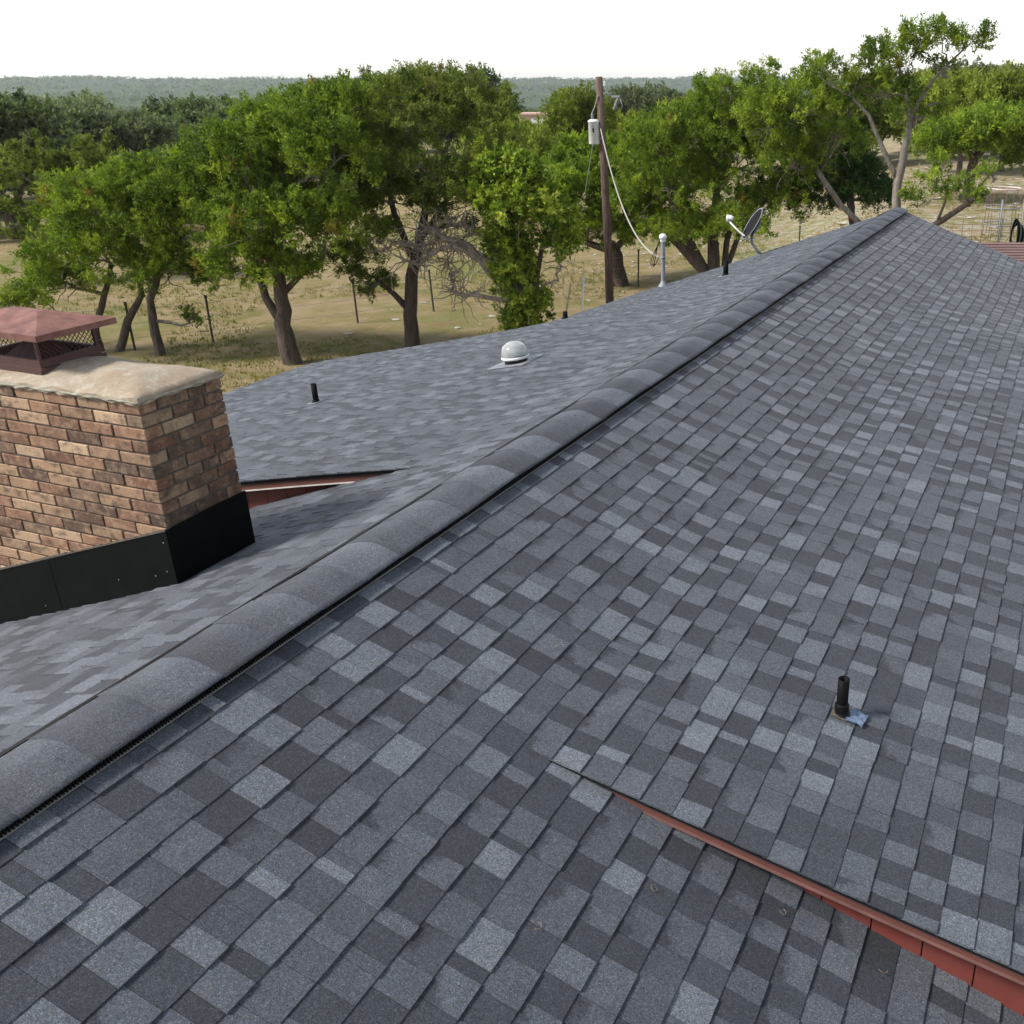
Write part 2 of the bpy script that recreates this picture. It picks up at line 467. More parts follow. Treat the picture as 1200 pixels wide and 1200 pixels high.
# shingle tabs: every tab is a wedge with its own butt edge
EX = .1345                                  # horizontal run of one course
tabs = []                                    # (sg, ax_top, ax_bot, y1, y2, ext, thickness, tone, band, rnd)
def tone_pick(raised):
    r = random.random()
    if raised:
        if r < .34: return random.uniform(.67, .82), 0
        return random.uniform(.48, .64), (1 if random.random() < .30 else 0)
    if r < .56: return random.uniform(.17, .36), 0
    return random.uniform(.42, .58), (1 if random.random() < .30 else 0)
for sg in (1, -1):
    s = SIDE[sg]
    k = 0
    while True:
        a0 = .10 + k * EX; a1 = a0 + EX; k += 1
        if a0 > EAVE: break
        a1 = min(a1, EAVE + .03)
        y = YN - random.random() * .25; raised = bool(random.getrandbits(1))
        split = a1 > s['d0'] + .06
        while y < YF:
            r = random.random()
            w = random.uniform(.045, .09) if r < .20 else (random.uniform(.11, .17) if r < .86 else random.uniform(.17, .24))
            y2 = min(y + w, YF + .02)
            t = random.uniform(.0095, .0120) if raised else random.uniform(.0055, .0070)
            tn, bd = tone_pick(raised)
            if sg < 0: tn = .52 + (tn - .50) * .85
            if split and y < s['y0'] < y2:
                tabs.append((sg, a0 - .012, a1, y, s['y0'] + .155, 0, t, tn, bd, random.random()))
                tabs.append((sg, a0 - .012, a1, s['y0'] - .045, y2, 1, t, tn, bd, random.random()))
            else:
                ext = 1 if (not split or y >= s['y0']) else 0
                tabs.append((sg, a0 - .012, a1, y, y2, ext, t, tn, bd, random.random()))
            y = y2; raised = not raised if random.random() < .92 else raised
T = np.array(tabs)
def tab_geo(T):
    n = len(T); sgn = T[:, 0]
    jit = (np.random.default_rng(3).random((n, 2)) - .5) * .006
    VV = np.zeros((n, 8, 3))
    for sg in (1, -1):
        q = np.where(sgn == sg)[0]
        if not len(q): continue
        A0, A1, Y1, Y2, E, TH = (T[q, i] for i in range(1, 7))
        Y1 = Y1 + .0010; Y2 = Y2 - .0010; A1b = A1 + jit[q, 0]
        top = .0012
        for ci, (ax, yy, off) in enumerate(((A0, Y1, top), (A1b, Y1, TH), (A1b, Y2, TH), (A0, Y2, top), (A0, Y1, top - .006), (A1b, Y1, TH * 0 - .001), (A1b, Y2, TH * 0 - .001), (A0, Y2, top - .006))):
            VV[q, ci] = rp(sg, ax, yy, E, off)
    b0 = (np.arange(n) * 8)[:, None]
    f = np.array([[0, 1, 2, 3], [1, 5, 6, 2], [0, 4, 5, 1], [3, 2, 6, 7]])
    FF = (b0[:, :, None] + f[None]).astype(int)
    fl = sgn < 0
    FF[fl] = FF[fl][:, :, ::-1]
    uvq = np.array([[[0, 1], [0, 0], [1, 0], [1, 1]], [[0, 0], [0, 0], [1, 0], [1, 0]], [[0, 1], [0, 1], [0, 0], [0, 0]], [[1, 1], [1, 0], [1, 0], [1, 1]]], float)
    UV = np.broadcast_to(uvq, (n, 4, 4, 2)).copy()
    UV[fl] = UV[fl][:, :, ::-1]
    AT = np.repeat(T[:, 7:10], 4, axis=0)
    return VV, FF, UV, AT
VV, FF, UV, AT = tab_geo(T)
# the 300 tabs that show largest stay single objects
cen = VV[:, :4].mean(1)
d = cen - np.array(CAM)
fwc = -d[:, 0] * SA + d[:, 1] * CA; rtc = d[:, 0] * CA + d[:, 1] * SA
cp, sp = math.cos(PITCH), math.sin(PITCH)
Fz = fwc * cp - d[:, 2] * sp; Uz = fwc * sp + d[:, 2] * cp
uu = 800 + 1150 * rtc / np.where(Fz > .1, Fz, 1e9); vv = 600 - 1150 * Uz / np.where(Fz > .1, Fz, 1e9)
inside = (Fz > .2) & (uu > -15) & (uu < 1215) & (vv > -10) & (vv < 1215)
e1 = VV[:, 1] - VV[:, 0]; e2 = VV[:, 3] - VV[:, 0]
area = np.abs(np.einsum('ij,ij->i', np.cross(e1, e2), d)) / (np.linalg.norm(d, axis=1) ** 3 + 1e-9)
covered = (T[:, 0] > 0) & (T[:, 2] > SIDE[1]['d0']) & (T[:, 5] < 1) & (T[:, 3] > SIDE[1]['y0'] - .02)
score = np.where(inside & ~covered, area, -1)
single = np.zeros(len(T), bool); single[np.argsort(-score)[:300]] = True
for i in np.where(single)[0]:
    me = np_mesh('shingle', VV[i], FF[i] - FF[i].min(), M_SHINGLE, uv=UV[i].reshape(-1, 2), attrs={'tab': AT[i*4:i*4+4]})
    new('shingle', me, SLOPE[int(T[i, 0])])
for sg in (1, -1):
    q = np.where((~single) & (T[:, 0] == sg))[0]
    loc = np.zeros(len(T), int); loc[q] = np.arange(len(q))
    Fs = FF[q] - (q * 8)[:, None, None] + (np.arange(len(q)) * 8)[:, None, None]
    me = np_mesh('shingles', VV[q].reshape(-1, 3), Fs.reshape(-1, 4), M_SHINGLE, uv=UV[q].reshape(-1, 2), attrs={'tab': AT.reshape(-1, 4, 3)[q].reshape(-1, 3)})
    tag(new('shingles', me, SLOPE[sg]), kind='stuff')

# ridge: vent strip and rounded cap shingles
RIDGE_W = .172
def capz(x, lift): return -TM * (math.sqrt(x * x + .065 ** 2) - .026) + .045 + lift
vent = MB()
for sg in (1, -1):
    for (a0, a1, h0, h1) in ((.10, .160, -.01, .045),):
        vs_ = []
        for yy in (YN, YF - .35):
            for ax, h in ((a0, h0), (a1, h0), (a1, h1), (a0, h1)): vs_.append((sg * ax, yy, -TM * ax + h))
        vent.add(vs_, [(0,1,2,3),(4,7,6,5),(0,4,5,1),(1,5,6,2),(2,6,7,3),(3,7,4,0)])
    y = YN
    while y < YF - .36:                       # fins of the vent
        wd = .0055
        for _ in (0,):
            vent.add([(sg*.159, y, -TM*.159 + .002), (sg*.168, y, -TM*.168 + .003), (sg*.168, y+wd, -TM*.168 + .003), (sg*.159, y+wd, -TM*.159+.002),
                      (sg*.159, y, -TM*.159 + .044), (sg*.168, y, -TM*.168 + .043), (sg*.168, y+wd, -TM*.168 + .043), (sg*.159, y+wd, -TM*.159+.044)],
                     [(0,3,2,1),(4,5,6,7),(0,1,5,4),(1,2,6,5),(2,3,7,6),(3,0,4,7)])
        y += .0135
vent.hexa([(-ax, yy, -TM*ax + h) for h in (.044, .055) for ax, yy in ((.160, YN), (.200, YN), (.200, YF - .36), (.160, YF - .36))])
VENT = vent.build('ridge_vent', M_VENT, HOUSE)
for sg in (1, -1):
    lip = MB(); 
    y = YN
    while y < YF - .4:
        y1 = min(y + 1.2, YF - .37)
        lip.hexa([(sg*a, yy, -TM*a + h) for h in (.0125, .0150) for a, yy in ((.160, y), (.1715, y), (.1715, y1 - .004), (.160, y1 - .004))])
        y = y1
    lip.build('vent_edge', M_EDGE, VENT)
y = YN; ci = 0
xs = np.linspace(-RIDGE_W, RIDGE_W, 15)
cap_e = .285
while y < YF - .02:
    y1 = min(y + cap_e + .06, YF + .01)
    jx = random.uniform(-.004, .004)
    l0 = .0042 + random.uniform(0, .0012); l1 = .0015
    Vc = [];
    for yy, l in ((y, l0), (y1, l1)):
        sag = [(.004 * math.sin(3.1 * yy) + .003 * math.sin(7 * yy + 1)) * (abs(x) / RIDGE_W) ** 3 for x in xs]
        Vc += [(x + jx, yy, capz(x, l) + sg_) for x, sg_ in zip(xs, sag)]
    nX = len(xs)
    Vc += [(v[0], v[1], v[2] - .0085) for v in Vc[:nX]] + [(v[0], v[1], v[2] - .0045) for v in Vc[nX:2*nX]]
    Fc, Uc = [], []
    for i in range(nX - 1):
        Fc.append((i, i+1, nX+i+1, nX+i)); Uc += [(.5, 1), (.5, 1), (.5, .1), (.5, .1)]
    for i in range(nX - 1):
        Fc.append((2*nX+i, 2*nX+i+1, i+1, i)); Uc += [(0, 0)] * 4
    Fc.append((0, nX, 3*nX, 2*nX)); Uc += [(0, 0), (0, 1), (0, 1), (0, 0)]
    Fc.append((nX-1, 3*nX-1, 4*nX-1, 2*nX-1)); Uc += [(0, 0), (0, 0), (0, 1), (0, 1)]
    tn = (.66, .47, .60, .43)[ci % 4] + random.uniform(-.05, .05)
    me = np_mesh('ridge_shingle', np.array(Vc), np.array(Fc), M_CAPSH, uv=np.array(Uc, float), attrs={'tab': np.tile([tn, random.choice([.2, .35, .5, .6]), .5], (len(Fc), 1))}, smooth=False)
    sm = np.zeros(len(Fc), bool); sm[:nX-1] = True; me.polygons.foreach_set('use_smooth', sm)
    new('ridge_shingle', me, HOUSE)
    y += cap_e; ci += 1

# rake of the porch part: trim board, its lip, siding panels
for sg in (1, -1):
    s = SIDE[sg]; y0 = s['y0']; d0 = s['d0']
    def ze(ax): return float(roofz(sg, ax, y0 + .02, 1))
    def zm(ax): return float(roofz(sg, ax, y0 + .02, 0))
    th = .066 if sg > 0 else .080
    xs_ = np.concatenate([np.linspace(d0 + .06, d0 + 1.2, 14), np.linspace(d0 + 1.4, EAVE, 10)])
    def strip(nm, mat, dz0, dz1, ya, yb, x0=0):
        m = MB(); X = [x for x in xs_ if x >= x0]
        vs_ = []
        for x in X:
            for yy, dz in ((ya, dz1), (ya, dz0), (yb, dz0), (yb, dz1)): vs_.append((sg * x, yy, ze(x) + dz))
        fs = []
        for i in range(len(X) - 1):
            for k_ in range(4):
                a_, b_ = i*4 + k_, i*4 + (k_+1) % 4
                fs.append((a_, b_, b_ + 4, a_ + 4) if sg > 0 else (a_ + 4, b_ + 4, b_, a_))
        fs += [(0, 3, 2, 1), tuple(len(vs_) - 4 + k_ for k_ in range(4))]
        m.add(vs_, fs); return m.build(nm, mat, HOUSE)
    strip('drip_edge', M_VENT, -.0065, -.0035, y0 - .047, y0 + .0)
    strip('rake_trim', M_REDTRIM, -th, -.0125, y0 - .022, y0 + .01)
    strip('trim_lip', M_REDLIP if sg > 0 else M_PALE, -th - .009, -th - .0005, y0 - .030, y0 + .049, d0 + .35)
    x = d0 + .30; pw = .205
    first = 2.67 if sg > 0 else 2.26
    x = first - pw * math.floor((first - d0 - .2) / pw)
    edges = [d0 + .15]
    while x < EAVE - .3:
        if x > edges[-1] + .05: edges.append(x)
        x += pw
    edges.append(EAVE - .45)
    for a_, b_ in zip(edges[:-1], edges[1:]):
        m = MB(); g_ = .003
        pts = [(a_ + g_, zm(a_) - .06), (b_ - g_, zm(b_) - .06), (b_ - g_, ze(b_) - th - .004), (a_ + g_, ze(a_) - th - .004)]
        m.hexa([(sg * px, y0 + .050, pz) for px, pz in pts] + [(sg * px, y0 + .067, pz) for px, pz in pts])
        m.build('siding_panel', M_RED, HOUSE)
    m = MB(); pts = [(d0 + .1, zm(d0 + .1) - .1), (EAVE - .4, zm(EAVE - .4) - .1), (EAVE - .4, ze(EAVE - .4) - .04), (d0 + .1, ze(d0 + .1) - .04)]
    m.hexa([(sg * px, y0 + .069, pz) for px, pz in pts] + [(sg * px, y0 + .10, pz) for px, pz in pts])
    m.build('siding_backing', M_RUSTDARK, HOUSE)
    # eave fascia
    for (ya, yb, ext) in ((YN, y0, 0), (y0, YF, 1)):
        ys = np.linspace(ya + .02, yb - .02, 14); m = MB(); vs_ = []
        for yy in ys:
            zt = float(roofz(sg, EAVE - .02, yy, ext))
            for ax, dz in ((EAVE - .02, -.035), (EAVE - .02, -.19), (EAVE - .05, -.19), (EAVE - .05, -.035)): vs_.append((sg * ax, yy, zt + dz))
        fs = []
        for i in range(len(ys) - 1):
            for k_ in range(4): a_, b_ = i*4+k_, i*4+(k_+1) % 4; fs.append((a_, b_, b_+4, a_+4))
        m.add(vs_, fs + [(0,3,2,1), tuple(len(vs_)-4+k_ for k_ in range(4))]); m.build('fascia', M_REDTRIM, HOUSE)
# gable walls, long walls and far rake boards
for yy in (YN + .35, YF - .35):
    m = MB(); pts = [(-6.4, -5.1), (6.4, -5.1), (6.4, -TM*6.4 - .1), (0, -.08), (-6.4, -TM*6.4 - .1)]
    a_ = [(x, yy - .06, z) for x, z in pts]; b_ = [(x, yy + .06, z) for x, z in pts]
    m.add(a_ + b_, [(0,1,2,3,4), (9,8,7,6,5)] + [(i, (i+1) % 5 + 0, (i+1) % 5 + 5, i + 5)[::-1] for i in range(5)]); m.build('wall', M_RED, HOUSE)
for sg in (1, -1):
    MB().box((sg*6.4 - .06, YN + .42, -5.1), (sg*6.4 + .06, YF - .42, -2.46)).build('wall', M_RED, HOUSE)
    m = MB(); vs_ = []; X = np.linspace(.02, EAVE - .06, 20)
    for x in X:
        zt = float(roofz(sg, x, YF - .03, 1))
        for yy, dz in ((YF - .05, -.035), (YF - .05, -.17), (YF - .02, -.17), (YF - .02, -.035)): vs_.append((sg*x, yy, zt + dz))
    fs = []
    for i in range(len(X) - 1):
        for k_ in range(4): a_, b_ = i*4+k_, i*4+(k_+1) % 4; fs.append((a_, b_, b_+4, a_+4))
    m.add(vs_, fs); m.build('rake_board', M_REDTRIM, HOUSE)

# ------------------------------------------------------------------ chimney
CX0, CX1, CY0, CY1, CZT = -3.67, -1.535, 3.65, 4.225, .535
CH = empty('chimney', (-2.6, 3.94, -1.0)); tag(CH, 'weathered mottled brick chimney with black base flashing on the roof', 'chimney')
new('mortar', MB().box((CX0 + .009, CY0 + .009, -1.6), (CX1 - .009, CY1 - .009, CZT - .004)).mesh('mortar', M_MORTAR), CH)
BH, BL, BD, J = .0635, .235, .112, .0105
brick_cache = {}
def brick_mesh(l, d_, h, mat):
    key = (round(l, 3), round(d_, 3), mat.name)
    if key not in brick_cache:
        bm = bmesh.new(); bmesh.ops.create_cube(bm, size=1)
        for v in bm.verts: v.co = Vector((v.co.x * l, v.co.y * d_, v.co.z * h))
        bmesh.ops.bevel(bm, geom=list(bm.edges), offset=.0035, segments=1, affect='EDGES')
        me = bpy.data.meshes.new('brick'); bm.to_mesh(me); bm.free(); me.materials.append(mat)
        brick_cache[key] = me
    return brick_cache[key]
ch_off = Vector(CH.location)
hidden = MB(); hidden_r = []
def put_brick(x0, x1, y0, y1, z0, show):
    l, d_ = x1 - x0, y1 - y0
    if l < .02 or d_ < .02: return
    c = Vector(((x0+x1)/2, (y0+y1)/2, z0 + BH/2))
    if show:
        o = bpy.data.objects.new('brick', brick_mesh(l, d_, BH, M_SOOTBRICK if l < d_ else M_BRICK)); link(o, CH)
        o.location = c - ch_off + Vector((random.uniform(-.002, .002), random.uniform(-.003, .002), random.uniform(-.0015, .0015)))
        o.rotation_euler = (random.uniform(-.012, .012), random.uniform(-.008, .008), random.uniform(-.008, .008))
    else:
        hidden.box((x0, y0, z0), (x1, y1, z0 + BH)); hidden_r.extend([random.random()] * 6)
row = 0
z = CZT - BH - .004
while z > -1.32:
    off = 0 if row % 2 == 0 else 1
    # near long face
    x = CX1 if off == 0 else CX1 - BD - J
    flash_z = lambda xx: -TM * abs(xx) + .345
    while x > CX0 + .02:
        x0 = max(x - BL - random.uniform(-.012, .012), CX0)
        put_brick(x0, x, CY0, CY0 + BD, z, z + BH > flash_z(x0) - .02 and x0 > -3.45)
        x = x0 - J
    # right end face
    y = CY0 + BD + J if off == 0 else CY0
    yend = CY1 - (BD + J if row % 3 == 0 else 0)
    while y < yend - .03:
        y1 = min(y + BL * .92 + random.uniform(-.02, .01), yend)
        if yend - y1 < .05: y1 = yend
        put_brick(CX1 - BD, CX1, y, y1, z, z + BH > -.23)
        y = y1 + J
    # far long face and left end face (away from view)
    x = CX1 if row % 3 == 0 else CX1 - BD - J
    while x > CX0 + .14:
        x0 = max(x - BL, CX0 + BD + J); put_brick(x0, x, CY1 - BD, CY1, z, False); x = x0 - J
    y = CY0 + BD + J
    while y < CY1 - .03:
        y1 = min(y + BL, CY1); put_brick(CX0, CX0 + BD, y, y1, z, False); y = y1 + J
    z -= BH + J; row += 1
hm = hidden.mesh('bricks', M_BRICK); at_ = hm.attributes.new('brand', 'FLOAT', 'FACE'); at_.data.foreach_set('value', np.array(hidden_r, dtype=np.float32))
tag(new('bricks', hm, CH), kind='stuff')
# mortar crown, rounded and sloping to its edges
bm = bmesh.new(); nx, ny = 44, 18
ox, oy = .012, .012
grid = {}
for i in range(nx + 1):
    for j in range(ny + 1):
        u, v = i / nx, j / ny
        x = CX0 - ox + u * (CX1 - CX0 + 2*ox); y = CY0 - oy + v * (CY1 - CY0 + 2*oy)
        du = min(u, 1-u) * (CX1 - CX0); dv = min(v, 1-v) * (CY1 - CY0)
        e = min(du, dv); zz = CZT + .012 + .012 + .062 * min(1, e / .21) + .006 * min(1, e / .02)
        zz += .006 * math.sin(x * 9 + y * 4) * math.sin(y * 11) + .003 * math.sin(x * 31 + 2) * math.sin(y * 27) + (.008 * math.sin(x * 23) * (1 if e < .03 else 0))
        if e == 0: x += .004 * math.sin(y * 40); y += .005 * math.sin(x * 37)
        grid[i, j] = bm.verts.new((x, y, zz))
for i in range(nx):
    for j in range(ny): f = bm.faces.new((grid[i,j], grid[i+1,j], grid[i+1,j+1], grid[i,j+1])); f.smooth = True
bd = [grid[i,0] for i in range(nx+1)] + [grid[nx,j] for j in range(1, ny+1)] + [grid[i,ny] for i in range(nx-1,-1,-1)] + [grid[0,j] for j in range(ny-1,0,-1)]
low = [bm.verts.new((v.co.x, v.co.y, CZT - .006 + .006*math.sin(v.co.x*50 + v.co.y*37))) for v in bd]
for i in range(len(bd)):
    k_ = (i+1) % len(bd); bm.faces.new((bd[i], low[i], low[k_], bd[k_]))
me = bpy.data.meshes.new('crown'); bm.normal_update(); bm.to_mesh(me); bm.free(); me.materials.append(M_CROWN); new('crown', me, CH)
bead = []; cr = [(CX0 - .012, CY0 - .012), (CX1 + .012, CY0 - .012), (CX1 + .012, CY1 + .012), (CX0 - .012, CY1 + .012)]
for k_ in range(4):
    (xa, ya), (xb, yb) = cr[k_], cr[(k_ + 1) % 4]; n_ = max(8, int(math.hypot(xb - xa, yb - ya) / .03))
    for q_ in range(n_): t_ = q_ / n_; bead.append((xa + (xb - xa) * t_, ya + (yb - ya) * t_, CZT + .007 + random.uniform(-.003, .003)))
bead.append(bead[0]); MB().tube(bead, [random.uniform(.002, .011) for _ in bead], 6, False).build('crown_edge', simple('pale_mortar_smear', (.36, .33, .27), .9, scale=18, col2=(.17, .17, .13), bmp=.5), CH)
# base flashing: near side, right end, far side
def fl_panel(pts, nrm, t=.012):
    n_ = Vector(nrm) * t; m = MB(); p_ = [Vector(q) for q in pts]
    m.hexa([q + n_ for q in p_] + [q for q in p_])
    return m
zr = lambda x: -TM * abs(x)
fp = fl_panel([(CX0 - .01, CY0, zr(CX0) - .02), (CX1 + .012, CY0, zr(CX1) - .02), (CX1 + .012, CY0, zr(CX1) + .35), (CX0 - .01, CY0, zr(CX0) + .395)], (0, -1, 0)).build('flashing', M_FLASH, CH)
fp2 = fl_panel([(CX1, CY0 - .012, zr(CX1) - .03), (CX1, CY1 + .012, zr(CX1) - .03), (CX1, CY1 + .012, zr(CX1) + .365), (CX1, CY0 - .012, zr(CX1) + .352)], (1, 0, 0), .014).build('flashing', M_FLASH, CH)
for xs0, xs1 in ((-2.72, -2.60),):
    fl_panel([(xs0, CY0 - .012, zr(xs0) - .02), (xs1, CY0 - .012, zr(xs1) - .02), (xs1, CY0 - .012, zr(xs1) + .352 + (CX1 - xs1) / (CX1 - CX0) * .04), (xs0, CY0 - .012, zr(xs0) + .352 + (CX1 - xs0) / (CX1 - CX0) * .04)], (0, -1, 0), .0018).build('lap_strip', M_FLASH, fp)
fl_panel([(CX1 + .012, CY1, zr(CX1) - .02), (CX0, CY1, zr(CX0) - .02), (CX0, CY1, zr(CX0) + .38), (CX1 + .012, CY1, zr(CX1) + .36)], (0, 1, 0)).build('flashing', M_FLASH, CH)
m = MB()    # soldered folds and apron on the roof
m.hexa([(CX1 + .014, CY0 - .05, zr(CX1 + .014) + .008), (CX1 + .09, CY0 - .05, zr(CX1 + .09) + .012), (CX1 + .09, CY1 + .05, zr(CX1 + .09) + .012), (CX1 + .014, CY1 + .05, zr(CX1 + .014) + .008),
        (CX1 + .014, CY0 - .05, zr(CX1 + .014) + .012), (CX1 + .09, CY0 - .05, zr(CX1 + .09) + .016), (CX1 + .09, CY1 + .05, zr(CX1 + .09) + .016), (CX1 + .014, CY1 + .05, zr(CX1 + .014) + .012)])
m.box((CX1 + .0142, CY1 - .04, zr(CX1) + .15), (CX1 + .024, CY1 + .026, zr(CX1) + .36))
for k_ in range(3): m.box((CX1 - .03, CY0 - .017, zr(CX1) + .02 + .1*k_), (CX1 + .0175, CY0 - .0125, zr(CX1) + .09 + .1*k_))
# sealant bead along the top edge
for (x, dy, dz) in [(-1.575, 0, .28), (-1.60, 0, .10), (-1.70, 0, .09), (-2.02, 0, .12), (-2.75, 0, .06)]:
    MB().lathe([(0.0, .002), (.0028, .0015), (.0034, 0)], 8, Matrix.Translation((x, CY0 - .012, zr(x) + dz)) @ Matrix.Rotation(math.radians(90), 4, 'X')).build('screw', M_SCREW, fp)
for (y, dz) in [(3.75, .12), (3.86, .20), (4.02, .24), (4.12, .21), (3.93, .15)]:
    MB().lathe([(0.0, .003), (.004, .002), (.005, 0)], 8, Matrix.Translation((CX1 + .014, y, zr(CX1) + dz)) @ Matrix.Rotation(math.radians(90), 4, 'Y')).build('screw', M_VENT, fp2)
m = MB(); random.seed(5)
x = CX1
while x > CX0:
    l = random.uniform(.03, .09); zz_ = [zr(q_) + .349 + (CX1 - q_) / (CX1 - CX0) * .045 for q_ in (x - l, x)]; hh = random.uniform(.004, .010)
    m.hexa([(x - l, CY0 - .016, zz_[0] - .004), (x, CY0 - .016, zz_[1] - .004), (x, CY0 + .004, zz_[1] - .004), (x - l, CY0 + .004, zz_[0] - .004), (x - l, CY0 - .016, zz_[0] + hh), (x, CY0 - .016, zz_[1] + hh), (x, CY0 + .004, zz_[1] + hh), (x - l, CY0 + .004, zz_[0] + hh)]); x -= l * .98
m.build('sealant', M_MORTAR, CH)

# chimney cap of rusty metal: lid, mesh cage, flange
LX0, LX1, LY0, LY1 = -3.02, -2.225, 3.675, 4.185
m = MB()
zl = .835; zc = .905
px0, px1, pyc0, pyc1 = LX0 + .26, LX1 - .26, 3.905, 3.955
T_ = [(LX0, LY0, zl), (LX1, LY0, zl), (LX1, LY1, zl), (LX0, LY1, zl), (px0, pyc0, zc), (px1, pyc0, zc), (px1, pyc1, zc), (px0, pyc1, zc)]
m.add(T_, [(0,1,5,4), (1,2,6,5), (2,3,7,6), (3,0,4,7), (4,5,6,7)])
B_ = [(x, y, z - .004) for x, y, z in T_]
m.add(B_, [(4,5,1,0), (5,6,2,1), (6,7,3,2), (7,4,0,3), (7,6,5,4)])
rim = [(LX0, LY0), (LX1, LY0), (LX1, LY1), (LX0, LY1)]
for k_ in range(4):
    (xa, ya), (xb, yb) = rim[k_], rim[(k_+1) % 4]
    nx_, ny_ = (yb - ya), -(xb - xa); L_ = math.hypot(nx_, ny_); nx_ /= L_; ny_ /= L_
    m.hexa([(xa, ya, zl - .034), (xb, yb, zl - .034), (xb + nx_*.004, yb + ny_*.004, zl - .034), (xa + nx_*.004, ya + ny_*.004, zl - .034),
            (xa, ya, zl + .001), (xb, yb, zl + .001), (xb + nx_*.004, yb + ny_*.004, zl + .001), (xa + nx_*.004, ya + ny_*.004, zl + .001)])
CAP = m.build('chimney_cap', M_RUST, CH); CAP['label'] = 'rusty red metal lid over wire mesh sides'
FX0, FX1, FY0, FY1 = -2.86, -2.36, 3.755, 4.125
m = MB()
for (a_, b_) in (((FX0 - .012, FY0 - .012), (FX1 + .012, FY0 + .01)), ((FX0 - .012, FY1 - .01), (FX1 + .012, FY1 + .012)), ((FX0 - .012, FY0 + .0105), (FX0 + .01, FY1 - .0105)), ((FX1 - .01, FY0 + .0105), (FX1 + .012, FY1 - .0105))):
    m.box((a_[0], a_[1], .60), (b_[0], b_[1], .668))
m.build('flange', M_RUSTDARK, CAP)
m = MB(); m.box((FX0 - .03, FY0 - .03, .585), (FX1 + .03, FY1 + .03, .622)); m.build('base_plate', M_RUSTDARK, CAP)
m = MB(); step = .021
def mesh_side(p0, p1, z0, z1):
    p0, p1 = Vector(p0), Vector(p1); L_ = (p1 - p0).length; dr = (p1 - p0) / L_; H = z1 - z0
    n_ = int((L_ + H) / step)
    for k_ in range(n_ + 1):
        s0 = -H + k_ * step * 1.5
        a_ = max(0, s0); b_ = min(L_, s0 + H)
        if b_ - a_ < .01: continue
        for flip in (0, 1):
            za, zb = z0 + (a_ - s0), z0 + (b_ - s0)
            if flip: za, zb = z0 + z1 - za, z0 + z1 - zb
            m.tube([(p0 + dr * a_) + Vector((0, 0, za)), (p0 + dr * b_) + Vector((0, 0, zb))], .0016, 4, False)
cz0, cz1 = .66, .83
mesh_side((FX0, FY0, 0), (FX1, FY0, 0), cz0, cz1); mesh_side((FX1, FY0, 0), (FX1, FY1, 0), cz0, cz1)
mesh_side((FX1, FY1, 0), (FX0, FY1, 0), cz0, cz1); mesh_side((FX0, FY1, 0), (FX0, FY0, 0), cz0, cz1)
m.build('wire_mesh', M_RUSTDARK, CAP)
m = MB(); q = [(FX0 + .06, FY0 + .05, .608), (FX1 - .06, FY0 + .05, .608), (FX1 - .06, FY1 - .05, .608), (FX0 + .06, FY1 - .05, .608), (-2.66, 3.9, .72), (-2.56, 3.9, .72), (-2.56, 3.98, .72), (-2.66, 3.98, .72)]
m.hexa(q); m.build('flue_damper', M_RUSTDARK, CAP)
for (x, y) in ((FX0, FY0), (FX1, FY0), (FX1, FY1), (FX0, FY1)):
    MB().box((x - .008, y - .008, .65), (x + .008, y + .008, .83)).build('corner_strap', M_RUSTDARK, CAP)
# ------------------------------------------------------------------ things on the roof
def on_roof(x, y):
    sg = 1 if x > 0 else -1; ext = 1 if (y > SIDE[sg]['y0']) else 0
    return Vector((x, y, float(roofz(sg, abs(x), y, ext))))
def vent_pipe(x, y, h, r, label, boot=True, rings=False):
    b = on_roof(x, y); t = empty('vent_pipe', b); tag(t, label, 'pipe', 'plumbing vent pipes on the roof')
    sg = 1 if x > 0 else -1
    m = MB(); m.lathe([(r*.86, -.03), (r, -.03), (r, h), (r*.80, h), (r*.78, h - .06), (0.001, h - .06)], 20); m.build('pipe', M_BLACKPIPE, t, (0, 0, 0))
    m = MB(); prof = [(r*1.75, .004)]
    for k_ in range(4 if rings else 2): prof += [(r*1.28, .016 + .014*k_), (r*1.12, .022 + .014*k_)]
    prof += [(r*1.01, prof[-1][1] + .006)]
    m.lathe(prof, 20); m.build('boot', M_VENT, t, (0, 0, 0))
    if boot:
        sl = TL if abs(x) > 1.4 else TM; w = r * (2.6 if not rings else 1.7)
        m = MB(); c = [(-w*.9, -w), (w*.8, -w), (w*.8, w), (-w*.9, w)]
        m.hexa([(px, py, -sg*sl*px + .008) for px, py in c] + [(px, py, -sg*sl*px + .0125) for px, py in c]); m.build('collar', M_GALV if not rings else M_MORTAR, t, (0, 0, 0))
    return t
tp = vent_pipe(2.31, 3.96, .205, .028, 'ribbed black vent pipe with torn blue grey sheet at its foot', True, True)
m = MB(); random.seed(3)
nn = 7; gv = []
for i in range(nn):
    for j in range(nn):
        u, v = i/(nn-1), j/(nn-1)
        x = .028 + u * .085 + .012 * v; yy = -.045 + v * .105 - u * .012
        zz = -TL*x + .013 + .010*abs(math.sin(v*7 + u*3))*(.4 + u) + random.uniform(0, .003)
        gv.append((x, yy, zz))
fs = [(i*nn+j, (i+1)*nn+j, (i+1)*nn+j+1, i*nn+j+1) for i in range(nn-1) for j in range(nn-1)]
m.add(gv, fs); m.add([(a_, b_, c_ - .004) for a_, b_, c_ in gv], [f[::-1] for f in fs])
m.build('lead_sheet', M_LEAD, tp, (0, 0, 0))
vent_pipe(-4.47, 8.17, .215, .031, 'plain black vent pipe beyond the brick chimney')
vent_pipe(-2.15, 15.2, .235, .042, 'stubby black vent pipe close to the satellite dish')
